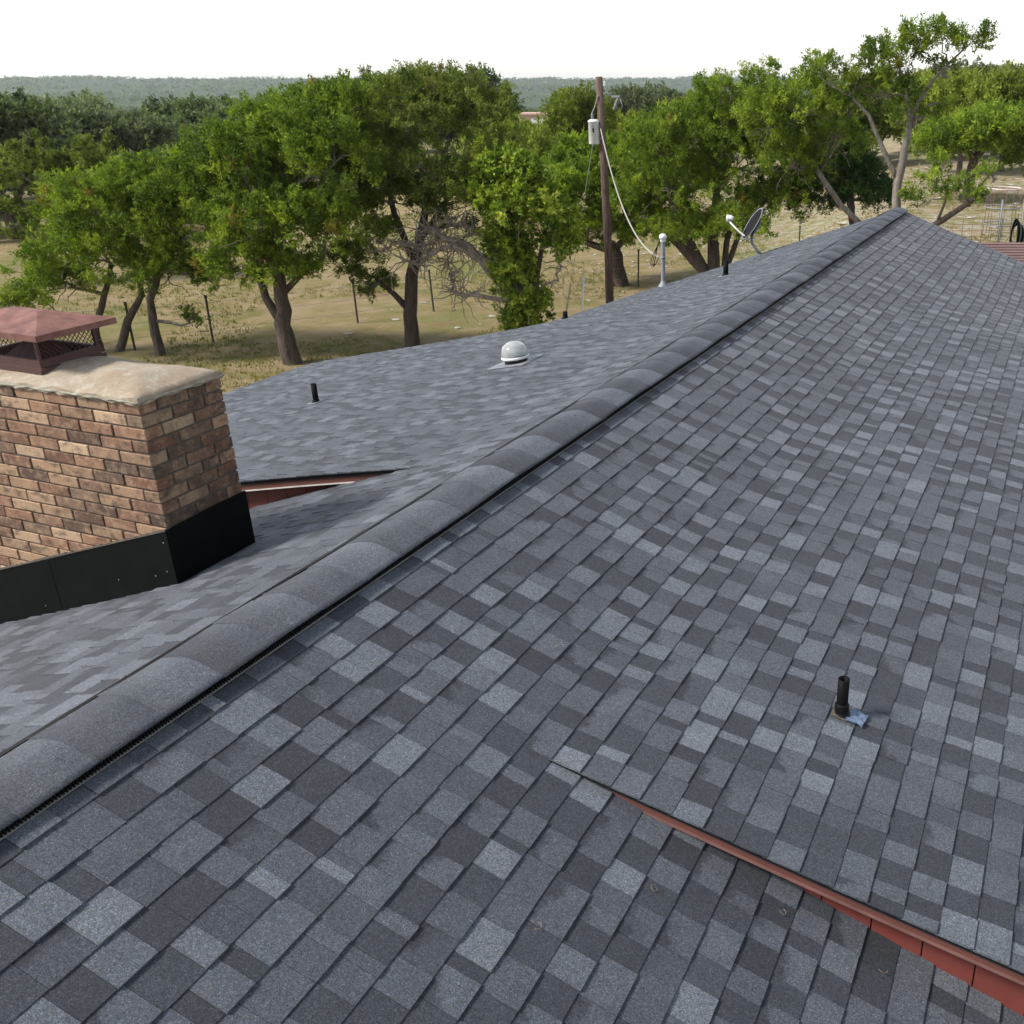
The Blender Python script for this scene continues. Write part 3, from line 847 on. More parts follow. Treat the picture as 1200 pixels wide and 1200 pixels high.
vent_pipe(-6.55, 17.9, .15, .05, 'black vent pipe top peeking over the roof edge by the yellow guy guard')

# tubular skylight
dm = empty('skylight_dome', on_roof(-2.42, 9.02)); tag(dm, 'clear white acrylic tubular skylight dome on grey shingles', 'skylight')
tilt = Matrix.Rotation(math.radians(-7), 4, 'Y') @ Matrix.Scale(.86, 4)
m = MB(); m.lathe([(.150, -.03), (.145, .02), (.138, .075)], 28, tilt); m.build('collar', M_DECK, dm, (0, 0, 0))
m = MB(); m.lathe([(.172, .066), (.178, .070), (.178, .092), (.170, .098), (.165, .098)], 28, tilt); m.build('rim', M_WHITE, dm, (0, 0, 0))
mdome, nt, b = mat_new('acrylic_dome'); p = pos(nt)
nt.links.new(ramp(nt, noise(nt, p, 14, 4), [(.3, (.66, .70, .67)), (.7, (.88, .90, .88))]), b.inputs['Base Color'])
b.inputs['Roughness'].default_value = .06; b.inputs['Transmission Weight'].default_value = .68; b.inputs['IOR'].default_value = 1.3
m = MB(); m.lathe([(.170, .096), (.172, .130), (.163, .178), (.140, .228), (.120, .240), (.085, .266), (.045, .278), (.001, .281)], 28, tilt); m.build('dome', mdome, dm, (0, 0, 0))
m = MB(); m.hexa([(x, y, -TL*-x*-1*-1 + h) if False else (x, y, TL*x + h) for h in (.010, .014) for x, y in ((-.24, -.23), (.2, -.23), (.2, .23), (-.24, .23))]); m.build('flashing_plate', M_GALV, dm, (0, 0, 0))

# twigs and curls of dry leaf lying on the shingles
for i, (x, y, k_) in enumerate([(1.02, 3.55, 0), (1.16, 3.98, 1), (1.9, 2.6, 0), (2.35, 2.82, 0), (2.75, 2.83, 1), (1.62, 2.2, 1), (2.2, 7.2, 2), (1.7, 6.4, 2)]):
    c = on_roof(x, y)
    if y < SIDE[1]['y0'] and x > 1.27: c.z = -TM * x
    pts = []; 
    for t in range(9):
        a_ = t * (.62 if k_ == 0 else .30 if k_ == 1 else .05) + i; r_ = .012 if k_ == 0 else .02 if k_ == 1 else .07
        px, py = r_ * math.cos(a_), r_ * math.sin(a_) + (.004*t if k_ == 2 else 0); pts.append((px, py, .0155 - px * (TM if y < 2.94 else TL) + .002*math.sin(t)))
    o = MB().tube(pts, [.0012]*9, 5).build('dry_twig', M_TWIG, None, c)
    near = ['between the ridge vent and the vent pipe', 'by the ridge, straighter than its neighbour', 'just below the start of the red rake', 'lying against the middle of the red rake', 'by the red siding farther down the rake', 'on the steep slope away from the rake', 'thin and straight, on the far shingles', 'thin, beside the fold of the front slope'][i]
    tag(o, 'small dry curled twig ' + near, 'twig', 'dry twigs fallen on the roof')

# electric service mast
ms_ = empty('service_mast', on_roof(-4.46, 18.15)); tag(ms_, 'grey steel electric service mast with white weatherhead at the roof edge', 'mast')
m = MB(); m.lathe([(.043, -.6), (.043, .90)], 16); m.build('conduit', M_GALV, ms_, (0, 0, 0))
m = MB(); m.lathe([(.10, .0), (.085, .04), (.06, .06), (.05, .10), (.044, .11)], 16); m.build('boot', M_GALV, ms_, (0, 0, 0))
m = MB(); m.lathe([(.05, .86), (.058, .88), (.058, .92), (.075, .93), (.075, .965), (.055, 1.005), (.001, 1.02)], 16); m.build('weatherhead', M_WHITE, ms_, (0, 0, 0))
m = MB(); m.lathe([(.044, .54), (.055, .545), (.055, .575), (.044, .58)], 14); m.box((-.10, -.012, .55), (-.04, .012, .57)); m.build('clamp', M_GALV, ms_, (0, 0, 0))
for k_ in range(3):
    pts = [(-.04, -.03 + .03*k_, .92), (-.10, -.02, .80), (-.16 - .04*k_, 0, .55), (-.22 - .03*k_, .02, .36 + .02*k_), (-.16, 0, .42), (-.09, 0, .555)]
    MB().tube(pts, .008, 6).build('lead_wire', M_VENT, ms_, (0, 0, 0))

# satellite dish
ds = empty('satellite_dish', on_roof(-2.45, 18.1)); tag(ds, 'dark grey satellite dish on bent grey mast, feed arm to the left', 'satellite dish')
m = MB(); m.box((-.09, -.07, -.02), (.09, .07, .012)); m.build('mount_foot', M_GALV, ds, (0, 0, 0))
m = MB(); m.tube([(0, 0, 0), (-.10, 0, .10), (-.19, 0, .22), (-.165, 0, .40)], .028, 10); m.build('mast', M_GALV, ds, (0, 0, 0))
nrm = Vector((-.72, -.40, .52)).normalized()
Q = nrm.to_track_quat('Z', 'Y').to_matrix().to_4x4()
dc = Vector((-.12, 0, .52)); MD = Matrix.Translation(dc) @ Q
m = MB(); prof = [(.001, .0)] + [(.31*t, .075*t*t) for t in (.25, .5, .75, 1)] + [(.32, .075), (.322, .066)] + [(.31*t, .075*t*t - .012) for t in (1, .5)] + [(.001, -.014)]
m.lathe(prof, 32, MD); m.build('reflector', simple('grey_dish_paint', (.016, .014, .016), .8, var=.15, scale=20), ds, (0, 0, 0))
[n for n in bpy.data.materials['grey_dish_paint'].node_tree.nodes if n.type == 'BSDF_PRINCIPLED'][0].inputs['Specular IOR Level'].default_value = .1
m = MB(); m.lathe([(.308, .0765), (.327, .082), (.331, .070), (.318, .062)], 32, MD); m.build('rim', M_GALV, ds, (0, 0, 0))
low = MD @ Vector((0, -.30, .06)); low2 = Vector((-.25, 0, .27)); lnb = Vector((-.64, -.05, .60))
m = MB(); m.tube([Vector((-.15, 0, .27)), low2, (low2 + lnb)/2 + Vector((0, 0, -.02)), lnb], .017, 8); m.build('feed_arm', M_WHITE, ds, (0, 0, 0))
m = MB(); m.tube([lnb + Vector((.0, 0, -.02)), lnb + Vector((-.01, 0, .05)), lnb + Vector((.0, 0, .10))], .032, 10); m.tube([lnb + Vector((.02, 0, .07)), lnb + Vector((.09, .02, .03))], [.035, .045], 12); m.build('feed_horn', M_WHITE, ds, (0, 0, 0))
m = MB(); m.hexa([MD @ Vector(q) for q in ((-.10,-.12,-.05),(.10,-.12,-.05),(.10,.12,-.05),(-.10,.12,-.05),(-.10,-.12,-.01),(.10,-.12,-.01),(.10,.12,-.01),(-.10,.12,-.01))]); m.build('bracket', M_GALV, ds, (0, 0, 0))

# ------------------------------------------------------------------ utility pole and lines
M_POLE = bark_material('creosoted_pole', (.060, .036, .028), (.175, .120, .095))
px, py = -10.38, 28.05; pz = zg1(px, py)
PO = empty('utility_pole', (px, py, pz)); tag(PO, 'brown wooden utility pole leaning a little, beyond the roof', 'utility pole')
m = MB(); m.tube([(0, 0, -.4), (.01, 0, 2.2), (-.05, 0, 4.8), (-.12, -.02, 7.25)], [.135, .125, .113, .098], 16); m.build('pole', M_POLE, PO, (0, 0, 0))
m = MB(); m.box((.0, -.03, 6.92), (.13, .03, 6.98)); m.box((.26, -.03, 6.70), (.52, .03, 6.755)); m.tube([(-.02, 0, 6.90), (.30, 0, 6.73)], .02, 6); m.build('bracket_arm', M_GALV, PO, (0, 0, 0))
m = MB(); m.lathe([(.03, 0), (.045, .02), (.03, .04), (.045, .06), (.03, .08), (.045, .10), (.02, .14)], 12, Matrix.Translation((.05, 0, 7.0))); m.build('insulator', M_WHITE, PO, (0, 0, 0))
m = MB(); M_ = Matrix.Translation((.47, 0, 6.68)) @ Matrix.Rotation(math.radians(205), 4, 'Y')
m.lathe([(.02, 0), (.05, .05), (.03, .08), (.05, .11), (.03, .15), (.05, .19), (.03, .25), (.055, .32), (.02, .36)], 12, M_); m.tube([(.52, .0, 6.68), (.60, 0, 6.50), (.55, 0, 6.36)], .013, 6); m.build('fuse_cutout', M_GALV, PO, (0, 0, 0))
TR = empty('transformer', (px - .29, py - .10, pz + 5.42)); tag(TR, 'white can transformer hung on the wooden utility pole', 'transformer')
m = MB(); m.lathe([(.001, 0), (.15, 0), (.165, .02), (.165, .60), (.18, .61), (.18, .64), (.12, .68), (.001, .69)], 24); m.build('tank', M_WHITE, TR, (0, 0, 0))
m = MB(); m.lathe([(.03, 0), (.05, .03), (.03, .06), (.05, .09), (.03, .12), (.045, .15), (.015, .20)], 12, Matrix.Translation((-.04, 0, .67))); m.build('bushing', M_GALV, TR, (0, 0, 0))
for dz in (.12, .45): MB().box((.145, -.04, dz), (.22, .06, dz + .08)).build('hanger', M_GALV, TR, (0, 0, 0))
for dz in (.42, .36): m = MB(); m.lathe([(.022, 0), (.03, .03), (.012, .06)], 8, Matrix.Translation((.06, -.155, dz)) @ Matrix.Rotation(math.radians(80), 4, 'X')); m.build('terminal', M_VENT, TR, (0, 0, 0))
M_CABLE = simple('weathered_cable', (.36, .34, .30), .7, scale=30)
def cable(name, a_, b_, sag, r, mat, label, n_=24, extra=None):
    a_, b_ = Vector(a_), Vector(b_); pts = []
    for k_ in range(n_ + 1):
        t = k_ / n_; p_ = a_.lerp(b_, t); p_.z -= sag * 4 * t * (1 - t); pts.append(p_)
    o = MB().tube([q - a_ for q in pts], r, 6).build(name, mat, None, a_); return tag(o, label, 'cable')
cable('service_cable', (px - .05, py - .15, pz + 5.85), (-4.55, 18.15, float(on_roof(-4.46, 18.15).z) + .56), .75, .018, M_CABLE, 'thick pale twisted service cable sagging from pole to mast', 40)
cable('jumper_cable', (px - .12, py - .14, pz + 6.75), (px - .33, py - .10, pz + 6.3), .06, .016, M_CABLE, 'short pale cable dropping down the pole into the transformer')
GA, GB = Vector((-10.62, 27.9, .75)), Vector((-10.45, 24.8, zg1(-10.45, 24.8)))
cable('guy_wire', GA, GB, 0, .007, M_GALV, 'thin steel guy wire slanting down from transformer to yard', 4)
def guard(a_, b_, mat, label):
    a_, b_ = Vector(a_), Vector(b_); o = MB().tube([Vector((0, 0, 0)), b_ - a_], .03, 8).build('guy_guard', mat, None, a_); return tag(o, label, 'guy guard')
dg = (GA - GB).normalized()
guard(GB + dg*.02, GB + dg*1.9, simple('faded_yellow_plastic', (.50, .45, .20), .5), 'faded yellow plastic guard around the foot of the guy wire')
guard((-9.9, 24.98, zg1(-9.9, 24.98)), (-10.05, 25.7, zg1(-9.9, 24.98) + 1.98), M_WHITE, 'white plastic guard pole beside the yellow one in the yard')

# ------------------------------------------------------------------ fence of steel posts and wires
M_TPOST = simple('dark_steel_post', (.035, .028, .022), .7, scale=20)
posts = [(-34.5, 12.5), (-29.5, 15.2), (-25.2, 17.8), (-21.6, 20.0), (-20.2, 21.5), (-17.84, 25.1), (-16.7, 27.6), (-14.6, 30.9), (-12.2, 34.4), (-9.8, 36.6), (-7.2, 39.0)]
plab = ['beyond the left-hand juniper', 'left of the twin-trunk juniper', 'left of the twin-trunk juniper too, one post on', 'behind the chimney cap, near the forked trunks', 'between the leaning trunk and the thick juniper trunk', 'just left of the straight trunk', 'right of the straight trunk, under bleached boughs', 'behind the vine-covered tree', 'by the service mast', 'between mast and many-stemmed juniper', 'behind the satellite dish']
for i, (x, y) in enumerate(posts):
    z = zg1(x, y); t = empty('fence_post', (x, y, z)); tag(t, 'thin dark steel fence post ' + plab[i], 'fence post', 'steel posts of the wire fence')
    lean = random.uniform(-.05, .05)
    m = MB(); m.hexa([(-.022, -.022, -.2), (.022, -.022, -.2), (.022, .022, -.2), (-.022, .022, -.2), (-.022 + lean, -.022, 1.35), (.022 + lean, -.022, 1.35), (.022 + lean, .022, 1.35), (-.022 + lean, .022, 1.35)]); m.build('stake', M_TPOST, t, (0, 0, 0))
    m = MB(); m.box((-.03 + lean, -.03, 1.30), (.03 + lean, .03, 1.38)); m.build('cap', M_TPOST, t, (0, 0, 0))
for h, nm in ((.35, 'lowest'), (.75, 'middle'), (1.15, 'topmost')):
    pts = [Vector((x, y, zg1(x, y) + h)) for x, y in posts]
    o = MB().tube([q - pts[0] for q in pts], .005, 4).build('fence_wire', M_GALV, None, pts[0]); tag(o, nm + ' wire strand of the steel post fence', 'wire')

# ------------------------------------------------------------------ right-hand yard: shed roof, stock panel, cage, post
M_SHED = simple('brown_ribbed_metal', (.20, .125, .115), .5, .2, var=.15, scale=3)
SH = empty('shed', (2.2, 25.8, zg1(2.2, 25.8))); tag(SH, 'low shed with brown ribbed metal roof beyond the house gable', 'shed')
A_ = Vector((.60, 26.95, -1.72)); rx = Vector((CA, SA, 0)); fwv = Vector((SA, -CA, -.26))   # ridge point, along the ridge, down the slope
SW, SLN = 6.0, 3.2
for k_ in range(20):
    s0 = k_ * SLN / 20; s1 = s0 + SLN / 20
    n_ = rx.cross(fwv).normalized(); n_ = n_ if n_.z > 0 else -n_
    m = MB()
    for (u0, u1, h) in ((0, .12, 0), (.12, .16, .022)):
        p0, p1 = A_ + fwv * (s0 + u0), A_ + fwv * (s0 + u1)
        m.hexa([p0 - n_*.01, p0 + rx*SW - n_*.01, p1 + rx*SW - n_*.01, p1 - n_*.01, p0 + n_*(.0 + h), p0 + rx*SW + n_*h, p1 + rx*SW + n_*h, p1 + n_*h])
    m.build('roof_sheet', M_SHED, SH)
zt = zg1(2.2, 25.8)
q0, q1 = A_ + fwv*.2 + rx*.2, A_ + fwv*(SLN - .2) + rx*(SW - .2)
m = MB(); cs = [A_ + fwv*.2 + rx*.2, A_ + fwv*.2 + rx*(SW-.2), A_ + fwv*(SLN-.2) + rx*(SW-.2), A_ + fwv*(SLN-.2) + rx*.2]
m.hexa([Vector((c.x, c.y, zt - .6)) for c in cs] + [Vector((c.x, c.y, c.z - .02)) for c in cs]); m.build('wall', M_REDTRIM, SH)

SP0, SP1 = Vector((-.75, 33.9, 0)), Vector((1.6, 34.9, 0))
zb = zg1(.3, 34.3)
PN = empty('stock_panel', (SP0.x, SP0.y, zb)); tag(PN, 'rusty wire stock panel with taller grey pipe, beyond the gable', 'wire panel')
M_RUSTWIRE = simple('rusty_wire', (.16, .085, .055), .7, scale=30)
dvec = (SP1 - SP0); L_ = dvec.length; dvec.normalize()
for k_ in range(9):
    s_ = k_ * L_ / 8; MB().tube([dvec*s_ + Vector((0,0,0)), dvec*s_ + Vector((0,0,1.05))], .012 if k_ % 2 else .007, 5).build('upright', M_RUSTWIRE, PN, (0,0,0))
for h in (.12, .3, .48, .68, .88, 1.05):
    MB().tube([Vector((0,0,h)), dvec*L_ + Vector((0,0,h))], .007, 5).build('rail', M_RUSTWIRE, PN, (0,0,0))
MB().tube([dvec*(L_*.60) + Vector((0,-.03,-.1)), dvec*(L_*.60) + Vector((0,-.03,1.65))], .03, 8).build('pipe', M_GALV, PN, (0,0,0))
FD = empty('wire_cage', (.42, 38.4, zg1(.42, 38.4))); tag(FD, 'round wire cage with pale pink top ring in the yard', 'wire cage')
for h, r_, mt, nm in ((1.62, .56, simple('pale_pink_ring', (.52, .42, .38), .6), 'top_ring'), (.98, .62, M_GALV, 'middle_ring'), (.4, .62, M_GALV, 'bottom_ring')):
    pts = [(r_*math.cos(t*math.pi/14), r_*math.sin(t*math.pi/14), h) for t in range(29)]
    MB().tube(pts, .035 if nm == 'top_ring' else .022, 6, False).build(nm, mt, FD, (0,0,0))
for k_ in range(8):
    t = k_ * math.pi/4 + .2; MB().tube([(.6*math.cos(t), .6*math.sin(t), -.05), (.56*math.cos(t), .56*math.sin(t), 1.62)], .010, 5).build('upright', M_RUSTWIRE, FD, (0,0,0))
WP = empty('wooden_post', (1.55, 33.0, zg1(1.55, 33))); tag(WP, 'grey weathered wooden post with wire wraps beside stock panel', 'post')
m = MB(); m.tube([(0,0,-.2), (-.05,0,.8), (-.12,0,1.85)], [.09,.085,.07], 10); m.build('stake', M_GREYBARK, WP, (0,0,0))
for h in (.5, 1.1): MB().lathe([(.095, 0), (.10, .015), (.095, .03)], 12, Matrix.Translation((-.03*h - .02, 0, h))).build('wire_wrap', M_GALV, WP, (0,0,0))
HS = empty('hose_coil', (1.28, 32.8, zg1(1.28, 32.8))); tag(HS, 'black hoses hung in loops against the wooden post', 'hose')
for k_ in range(5):
    pts = [((.10 + .02*k_)*math.cos(t*math.pi/10) - .03 + .02*k_, -.05 + .025*k_, .78 + (.52 - .04*k_)*math.sin(t*math.pi/10)) for t in range(21)]
    MB().tube(pts, .024, 6, False).build('loop', M_VENT if k_ != 2 else simple('green_hose', (.10, .15, .13), .5), HS, (0,0,0))

# ------------------------------------------------------------------ far houses
def far_house(x, y, w, dp, h, rz, mwall, mroof, label, door=True):
    z = zg1(x, y) - .2; t = empty('far_house', (x, y, z)); t.rotation_euler = (0, 0, rz); tag(t, label, 'house')
    MB().box((-w/2, -dp/2, -.5), (w/2, dp/2, h)).build('wall', mwall, t, (0,0,0))
    MB().box((-w/2 - .2, -dp/2 - .2, h + .003), (w/2 + .2, dp/2 + .2, h + .25)).build('roof', mroof, t, (0,0,0))
    if door:
        MB().box((-w*.10, -dp/2 - .03, -.3), (w*.42, -dp/2 - .003, h*.62)).build('doorway', M_VENT, t, (0,0,0))
        MB().box((-w*.12, -dp/2 - .08, h*.62 + .003), (w*.44, -dp/2 - .003, h*.86)).build('roller_door', M_WHITE, t, (0,0,0))
    return t
M_PINK = simple('pink_stucco', (.50, .33, .27), .9, var=.1, scale=2)
fh = far_house(-75.8, 141.5, 4.6, 6, 3.4, YAW, M_PINK, M_PINK, 'small pink stucco building with open white roller door among trees')
SPECS = {
 'T1': ([[(-34.32, 27.3, -4.99, 0.152), (-34.22, 27.34, -3.84, 0.135), (-34.15, 27.36, -3.04, 0.085)], [(-34.22, 27.34, -3.84, 0.085), (-33.25, 27.72, -2.72, 0.051)]],
   [(-34.04, 27.41, -1.38, 1.86, 1.29, 0.7), (-32.28, 28.09, -1.17, 1.52, 1.12, 0.7), (-34.74, 27.13, -2.94, 1.35, 0.88, 0.6), (-33.02, 27.8, -2.41, 1.35, 0.88, 0.5)]),
 'T2A': ([[(-22.45, 19.58, -4.99, 0.131), (-22.44, 19.59, -4.32, 0.119), (-22.0, 19.76, -3.36, 0.095), (-21.64, 19.9, -2.54, 0.072)], [(-22.02, 19.75, -5.08, 0.143), (-21.53, 19.94, -4.08, 0.131), (-21.02, 20.14, -3.36, 0.095), (-20.94, 20.17, -2.31, 0.072)]],
   [(-21.85, 19.82, -2.31, 1.48, 1.05, 1), (-23.01, 19.36, -2.96, 0.95, 0.62, 1), (-24.12, 18.93, -3.53, 0.81, 0.38, 0.8), (-21.1, 20.11, -1.07, 1.48, 1.1, 1), (-22.26, 19.65, -1.45, 1.1, 0.81, 0.9)]),
 'T2B': ([[(-20.4, 19.84, -5.2, 0.164), (-20.45, 19.82, -4.32, 0.152), (-20.39, 19.85, -3.38, 0.117), (-19.86, 20.06, -2.23, 0.094)]],
   [(-19.19, 20.32, -1.56, 1.55, 1.31, 1), (-19.74, 20.1, -2.73, 1.08, 0.84, 1), (-18.65, 20.53, -0.58, 1.4, 1.12, 1), (-18.41, 20.62, -2.8, 0.47, 0.7, 0.7), (-19.72, 20.11, -0.52, 1.03, 0.75, 1), (-19.26, 20.29, -3.89, 0.23, 0.19, 0.7)]),
 'T3': ([[(-16.26, 20.39, -5.07, 0.316), (-16.34, 20.35, -4.2, 0.271), (-16.29, 20.37, -3.17, 0.214), (-16.25, 20.39, -1.85, 0.158), (-15.89, 20.53, -0.58, 0.101)], [(-16.35, 20.35, -3.85, 0.158), (-16.67, 20.23, -3.17, 0.124), (-16.77, 20.19, -2.29, 0.09)], [(-16.27, 20.38, -3.06, 0.113), (-15.67, 20.62, -2.5, 0.079), (-15.09, 20.84, -2.07, 0.056)]],
   [(-15.93, 20.52, 0.48, 1.71, 1.17, 1), (-16.89, 20.14, -0.07, 1.35, 1.13, 1), (-14.41, 21.11, 0.23, 1.08, 1.31, 1), (-16.24, 20.39, -1.25, 1.94, 1.04, 1), (-15.01, 20.87, -1.25, 1.26, 1.04, 1), (-16.84, 20.16, -2.18, 1.26, 0.63, 1), (-14.37, 21.12, 1.46, 0.9, 0.59, 1), (-15.97, 20.5, -2.46, 0.95, 0.59, 0.9), (-15.32, 20.75, 1.23, 1.13, 0.63, 1)]),
 'T4': ([[(-14.44, 23.24, -5.06, 0.267), (-14.41, 23.25, -4.07, 0.231), (-14.27, 23.31, -2.98, 0.206), (-14.01, 23.41, -2.16, 0.158), (-13.65, 23.55, -0.79, 0.109)], [(-14.21, 23.33, -2.39, 0.121), (-14.53, 23.21, -1.24, 0.097), (-14.66, 23.15, -0.13, 0.061)], [(-14.0, 23.41, -2.04, 0.109), (-13.24, 23.71, -1.02, 0.085), (-12.6, 23.96, 0.09, 0.049)], [(-14.46, 23.24, -3.87, 0.121), (-14.77, 23.11, -3.46, 0.097), (-15.21, 22.94, -2.98, 0.061)]],
   [(-13.88, 23.46, 1.16, 2.09, 1.07, 1), (-12.49, 24.0, 1.41, 1.31, 0.73, 0.9), (-14.87, 23.08, -0.02, 1.31, 1.41, 0.9), (-13.28, 23.69, -0.24, 1.34, 1.17, 0.6), (-11.68, 24.32, 0.09, 0.63, 0.78, 0.6), (-15.85, 22.69, -2.67, 0.83, 0.63, 1), (-15.43, 22.86, -3.29, 0.63, 0.44, 1), (-14.86, 23.08, -1.81, 0.63, 0.49, 0.8), (-13.08, 23.77, -1.7, 0.73, 0.53, 0.25), (-13.82, 23.48, 1.78, 1.46, 0.49, 1), (-14.37, 23.27, -0.97, 1.41, 0.83, 0.8), (-13.13, 23.75, -1.02, 1.07, 0.73, 0.5)]),
 'T8': ([[(-12.89, 34.37, -5.06, 0.361), (-13.04, 34.31, -3.97, 0.311), (-13.21, 34.24, -3.5, 0.229)], [(-13.1, 34.28, -3.81, 0.18), (-13.99, 33.94, -3.5, 0.148), (-14.71, 33.65, -3.1, 0.098)], [(-13.03, 34.31, -3.66, 0.164), (-12.49, 34.52, -3.19, 0.131), (-11.59, 34.87, -2.97, 0.082)]],
   [(-13.63, 34.08, -1.66, 1.9, 1.51, 1), (-12.11, 34.67, -1.96, 1.84, 1.44, 1), (-14.31, 33.81, -1.07, 1.31, 1.25, 1), (-12.49, 34.52, -0.48, 1.7, 0.98, 1), (-11.59, 34.87, -3.28, 1.31, 0.59, 0.9), (-13.67, 34.06, -2.97, 1.31, 0.59, 0.8)]),
 'T9': ([[(-7.95, 31.14, -4.03, 0.286), (-8.02, 31.11, -2.92, 0.229), (-7.98, 31.13, -1.98, 0.172), (-7.89, 31.16, -0.66, 0.114)], [(-8.16, 31.06, -3.89, 0.215), (-9.09, 30.7, -2.79, 0.172), (-9.73, 30.44, -2.16, 0.129), (-10.25, 30.24, -1.98, 0.086)], [(-8.22, 31.03, -3.75, 0.2), (-8.96, 30.75, -2.32, 0.157), (-9.27, 30.63, -1.58, 0.1)], [(-7.69, 31.24, -3.7, 0.129), (-7.6, 31.27, -2.65, 0.114), (-7.21, 31.43, -1.58, 0.072)], [(-7.64, 31.26, -3.7, 0.114), (-7.24, 31.41, -2.51, 0.1), (-6.4, 31.74, -1.31, 0.057)]],
   [(-8.26, 31.02, 0.36, 1.83, 1.26, 1), (-9.26, 30.63, -1.1, 2.0, 1.26, 1), (-6.98, 31.51, -0.4, 1.6, 1.55, 1), (-7.92, 31.15, 1.67, 0.8, 0.57, 1), (-6.26, 31.8, -1.71, 1.26, 1.09, 1), (-8.96, 30.75, -2.43, 1.49, 0.57, 0.9), (-9.84, 30.4, 0.03, 1.2, 1.14, 1), (-7.26, 31.41, 0.78, 1.6, 1.03, 1), (-5.76, 31.99, -1.26, 0.8, 0.86, 0.9), (-7.66, 31.25, -2.16, 1.43, 0.69, 0.8)]),
 'T10': ([[(-2.98, 29.86, -1.77, 0.143), (-3.55, 29.63, -1.24, 0.13), (-4.23, 29.37, -0.29, 0.117), (-4.68, 29.19, 0.52, 0.078), (-5.05, 29.05, 1.31, 0.052)], [(-4.18, 29.39, -0.41, 0.078), (-3.66, 29.59, 0.63, 0.065), (-3.38, 29.7, 1.54, 0.039)]],
   [(-4.83, 29.14, 1.27, 1.4, 0.88, 0.9), (-5.6, 28.83, 0.86, 1.04, 0.99, 0.9), (-3.88, 29.5, 0.52, 1.14, 0.88, 0.7), (-3.27, 29.74, 1.58, 0.94, 0.68, 0.7), (-4.99, 29.07, -0.17, 1.09, 1.04, 0.9), (-4.53, 29.25, 2.09, 0.68, 0.57, 0.9), (-5.86, 28.73, 1.87, 0.62, 0.57, 0.9)]),
 'T11': ([[(-1.65, 28.23, -1.51, 0.194), (-1.7, 28.21, -0.46, 0.182), (-1.6, 28.25, 0.41, 0.158), (-1.5, 28.29, 1.26, 0.097), (-1.08, 28.45, 2.09, 0.061), (-0.59, 28.64, 2.64, 0.042), (-0.22, 28.79, 2.99, 0.024)], [(-1.71, 28.21, -0.35, 0.109), (-2.13, 28.04, 0.41, 0.097), (-2.55, 27.88, 1.26, 0.073), (-3.07, 27.67, 1.78, 0.049)], [(-1.59, 28.25, 0.35, 0.109), (-1.53, 28.27, 1.16, 0.085), (-1.73, 28.2, 1.99, 0.061), (-2.0, 28.09, 2.7, 0.036)], [(-1.47, 28.3, 0.95, 0.073), (-1.16, 28.42, 1.47, 0.049), (-0.86, 28.54, 1.57, 0.036)]],
   [(-1.26, 28.38, 3.11, 0.83, 0.36, 0.8), (-1.75, 28.19, 2.68, 0.83, 0.49, 0.8), (-0.43, 28.71, 2.99, 0.53, 0.32, 0.7), (-2.6, 27.86, 2.47, 0.68, 0.44, 0.8), (-3.67, 27.44, 2.35, 0.53, 0.39, 0.8), (-0.94, 28.51, 2.39, 0.49, 0.24, 0.6), (-2.14, 28.04, 1.82, 1.07, 0.49, 0.7), (-1.35, 28.34, 1.26, 0.73, 0.39, 0.5), (-2.73, 27.81, 1.99, 0.63, 0.39, 0.6), (-0.02, 28.86, 3.07, 0.24, 0.17, 0.7)]),
 'T12': ([[(-3.77, 32.77, -2.32, 0.143), (-3.97, 32.69, -1.31, 0.129), (-4.14, 32.62, -0.53, 0.086)]],
   [(-4.26, 32.58, -0.66, 1.49, 1.03, 1.3), (-3.58, 32.84, -1.37, 1.2, 0.8, 1.3), (-4.81, 32.36, 0.11, 0.97, 0.8, 1.2), (-4.86, 32.34, -1.37, 0.86, 0.69, 1.1)]),
 'T13': ([[(-1.19, 27.33, -1.87, 0.129), (-0.33, 27.67, -1.29, 0.117), (0.35, 27.94, -0.79, 0.094), (0.51, 28.0, -0.37, 0.059), (0.7, 28.07, -0.15, 0.035)], [(-0.47, 27.61, -1.38, 0.059), (-0.32, 27.67, -0.79, 0.047), (-0.3, 27.68, -0.15, 0.035)]],
   [(-0.69, 27.53, -0.37, 0.56, 0.52, 0.8), (-0.19, 27.73, -0.64, 0.56, 0.33, 0.7), (-0.86, 27.46, -0.86, 0.42, 0.28, 0.8), (0.35, 27.93, -0.73, 0.28, 0.16, 0.7), (0.73, 28.08, -0.11, 0.26, 0.14, 0.8), (-0.45, 27.62, 0.08, 0.47, 0.23, 0.7)]),
 'T14': ([[(-1.99, 49.56, -2.73, 0.312), (-1.95, 49.58, -1.74, 0.271), (-1.87, 49.61, -1.18, 0.25), (-1.45, 49.77, -0.7, 0.146), (-0.77, 50.04, -0.26, 0.083)], [(-1.94, 49.58, -1.22, 0.146), (-2.55, 49.34, -0.63, 0.104), (-3.31, 49.05, -0.26, 0.062)]],
   [(-2.2, 49.48, -0.45, 2.41, 0.75, 1.1), (-0.56, 50.12, -0.45, 1.58, 0.92, 1.1), (-3.27, 49.06, -0.7, 1.25, 0.67, 1), (0.08, 50.37, -1.22, 0.5, 0.42, 1), (-1.36, 49.81, 0.1, 1.91, 0.58, 1)]),
 'T15A': ([[(-4.07, 63.78, -2.39, 0.188), (-4.28, 63.7, -0.49, 0.134)]],
   [(-4.65, 63.55, 0.9, 2.26, 1.18, 1), (-3.86, 63.86, -0.02, 1.94, 0.97, 0.7), (-5.96, 63.04, -0.02, 1.61, 1.18, 0.6)]),
 'T15B': ([[(-1.92, 66.76, -2.04, 0.194), (-2.3, 66.61, -0.09, 0.139)]],
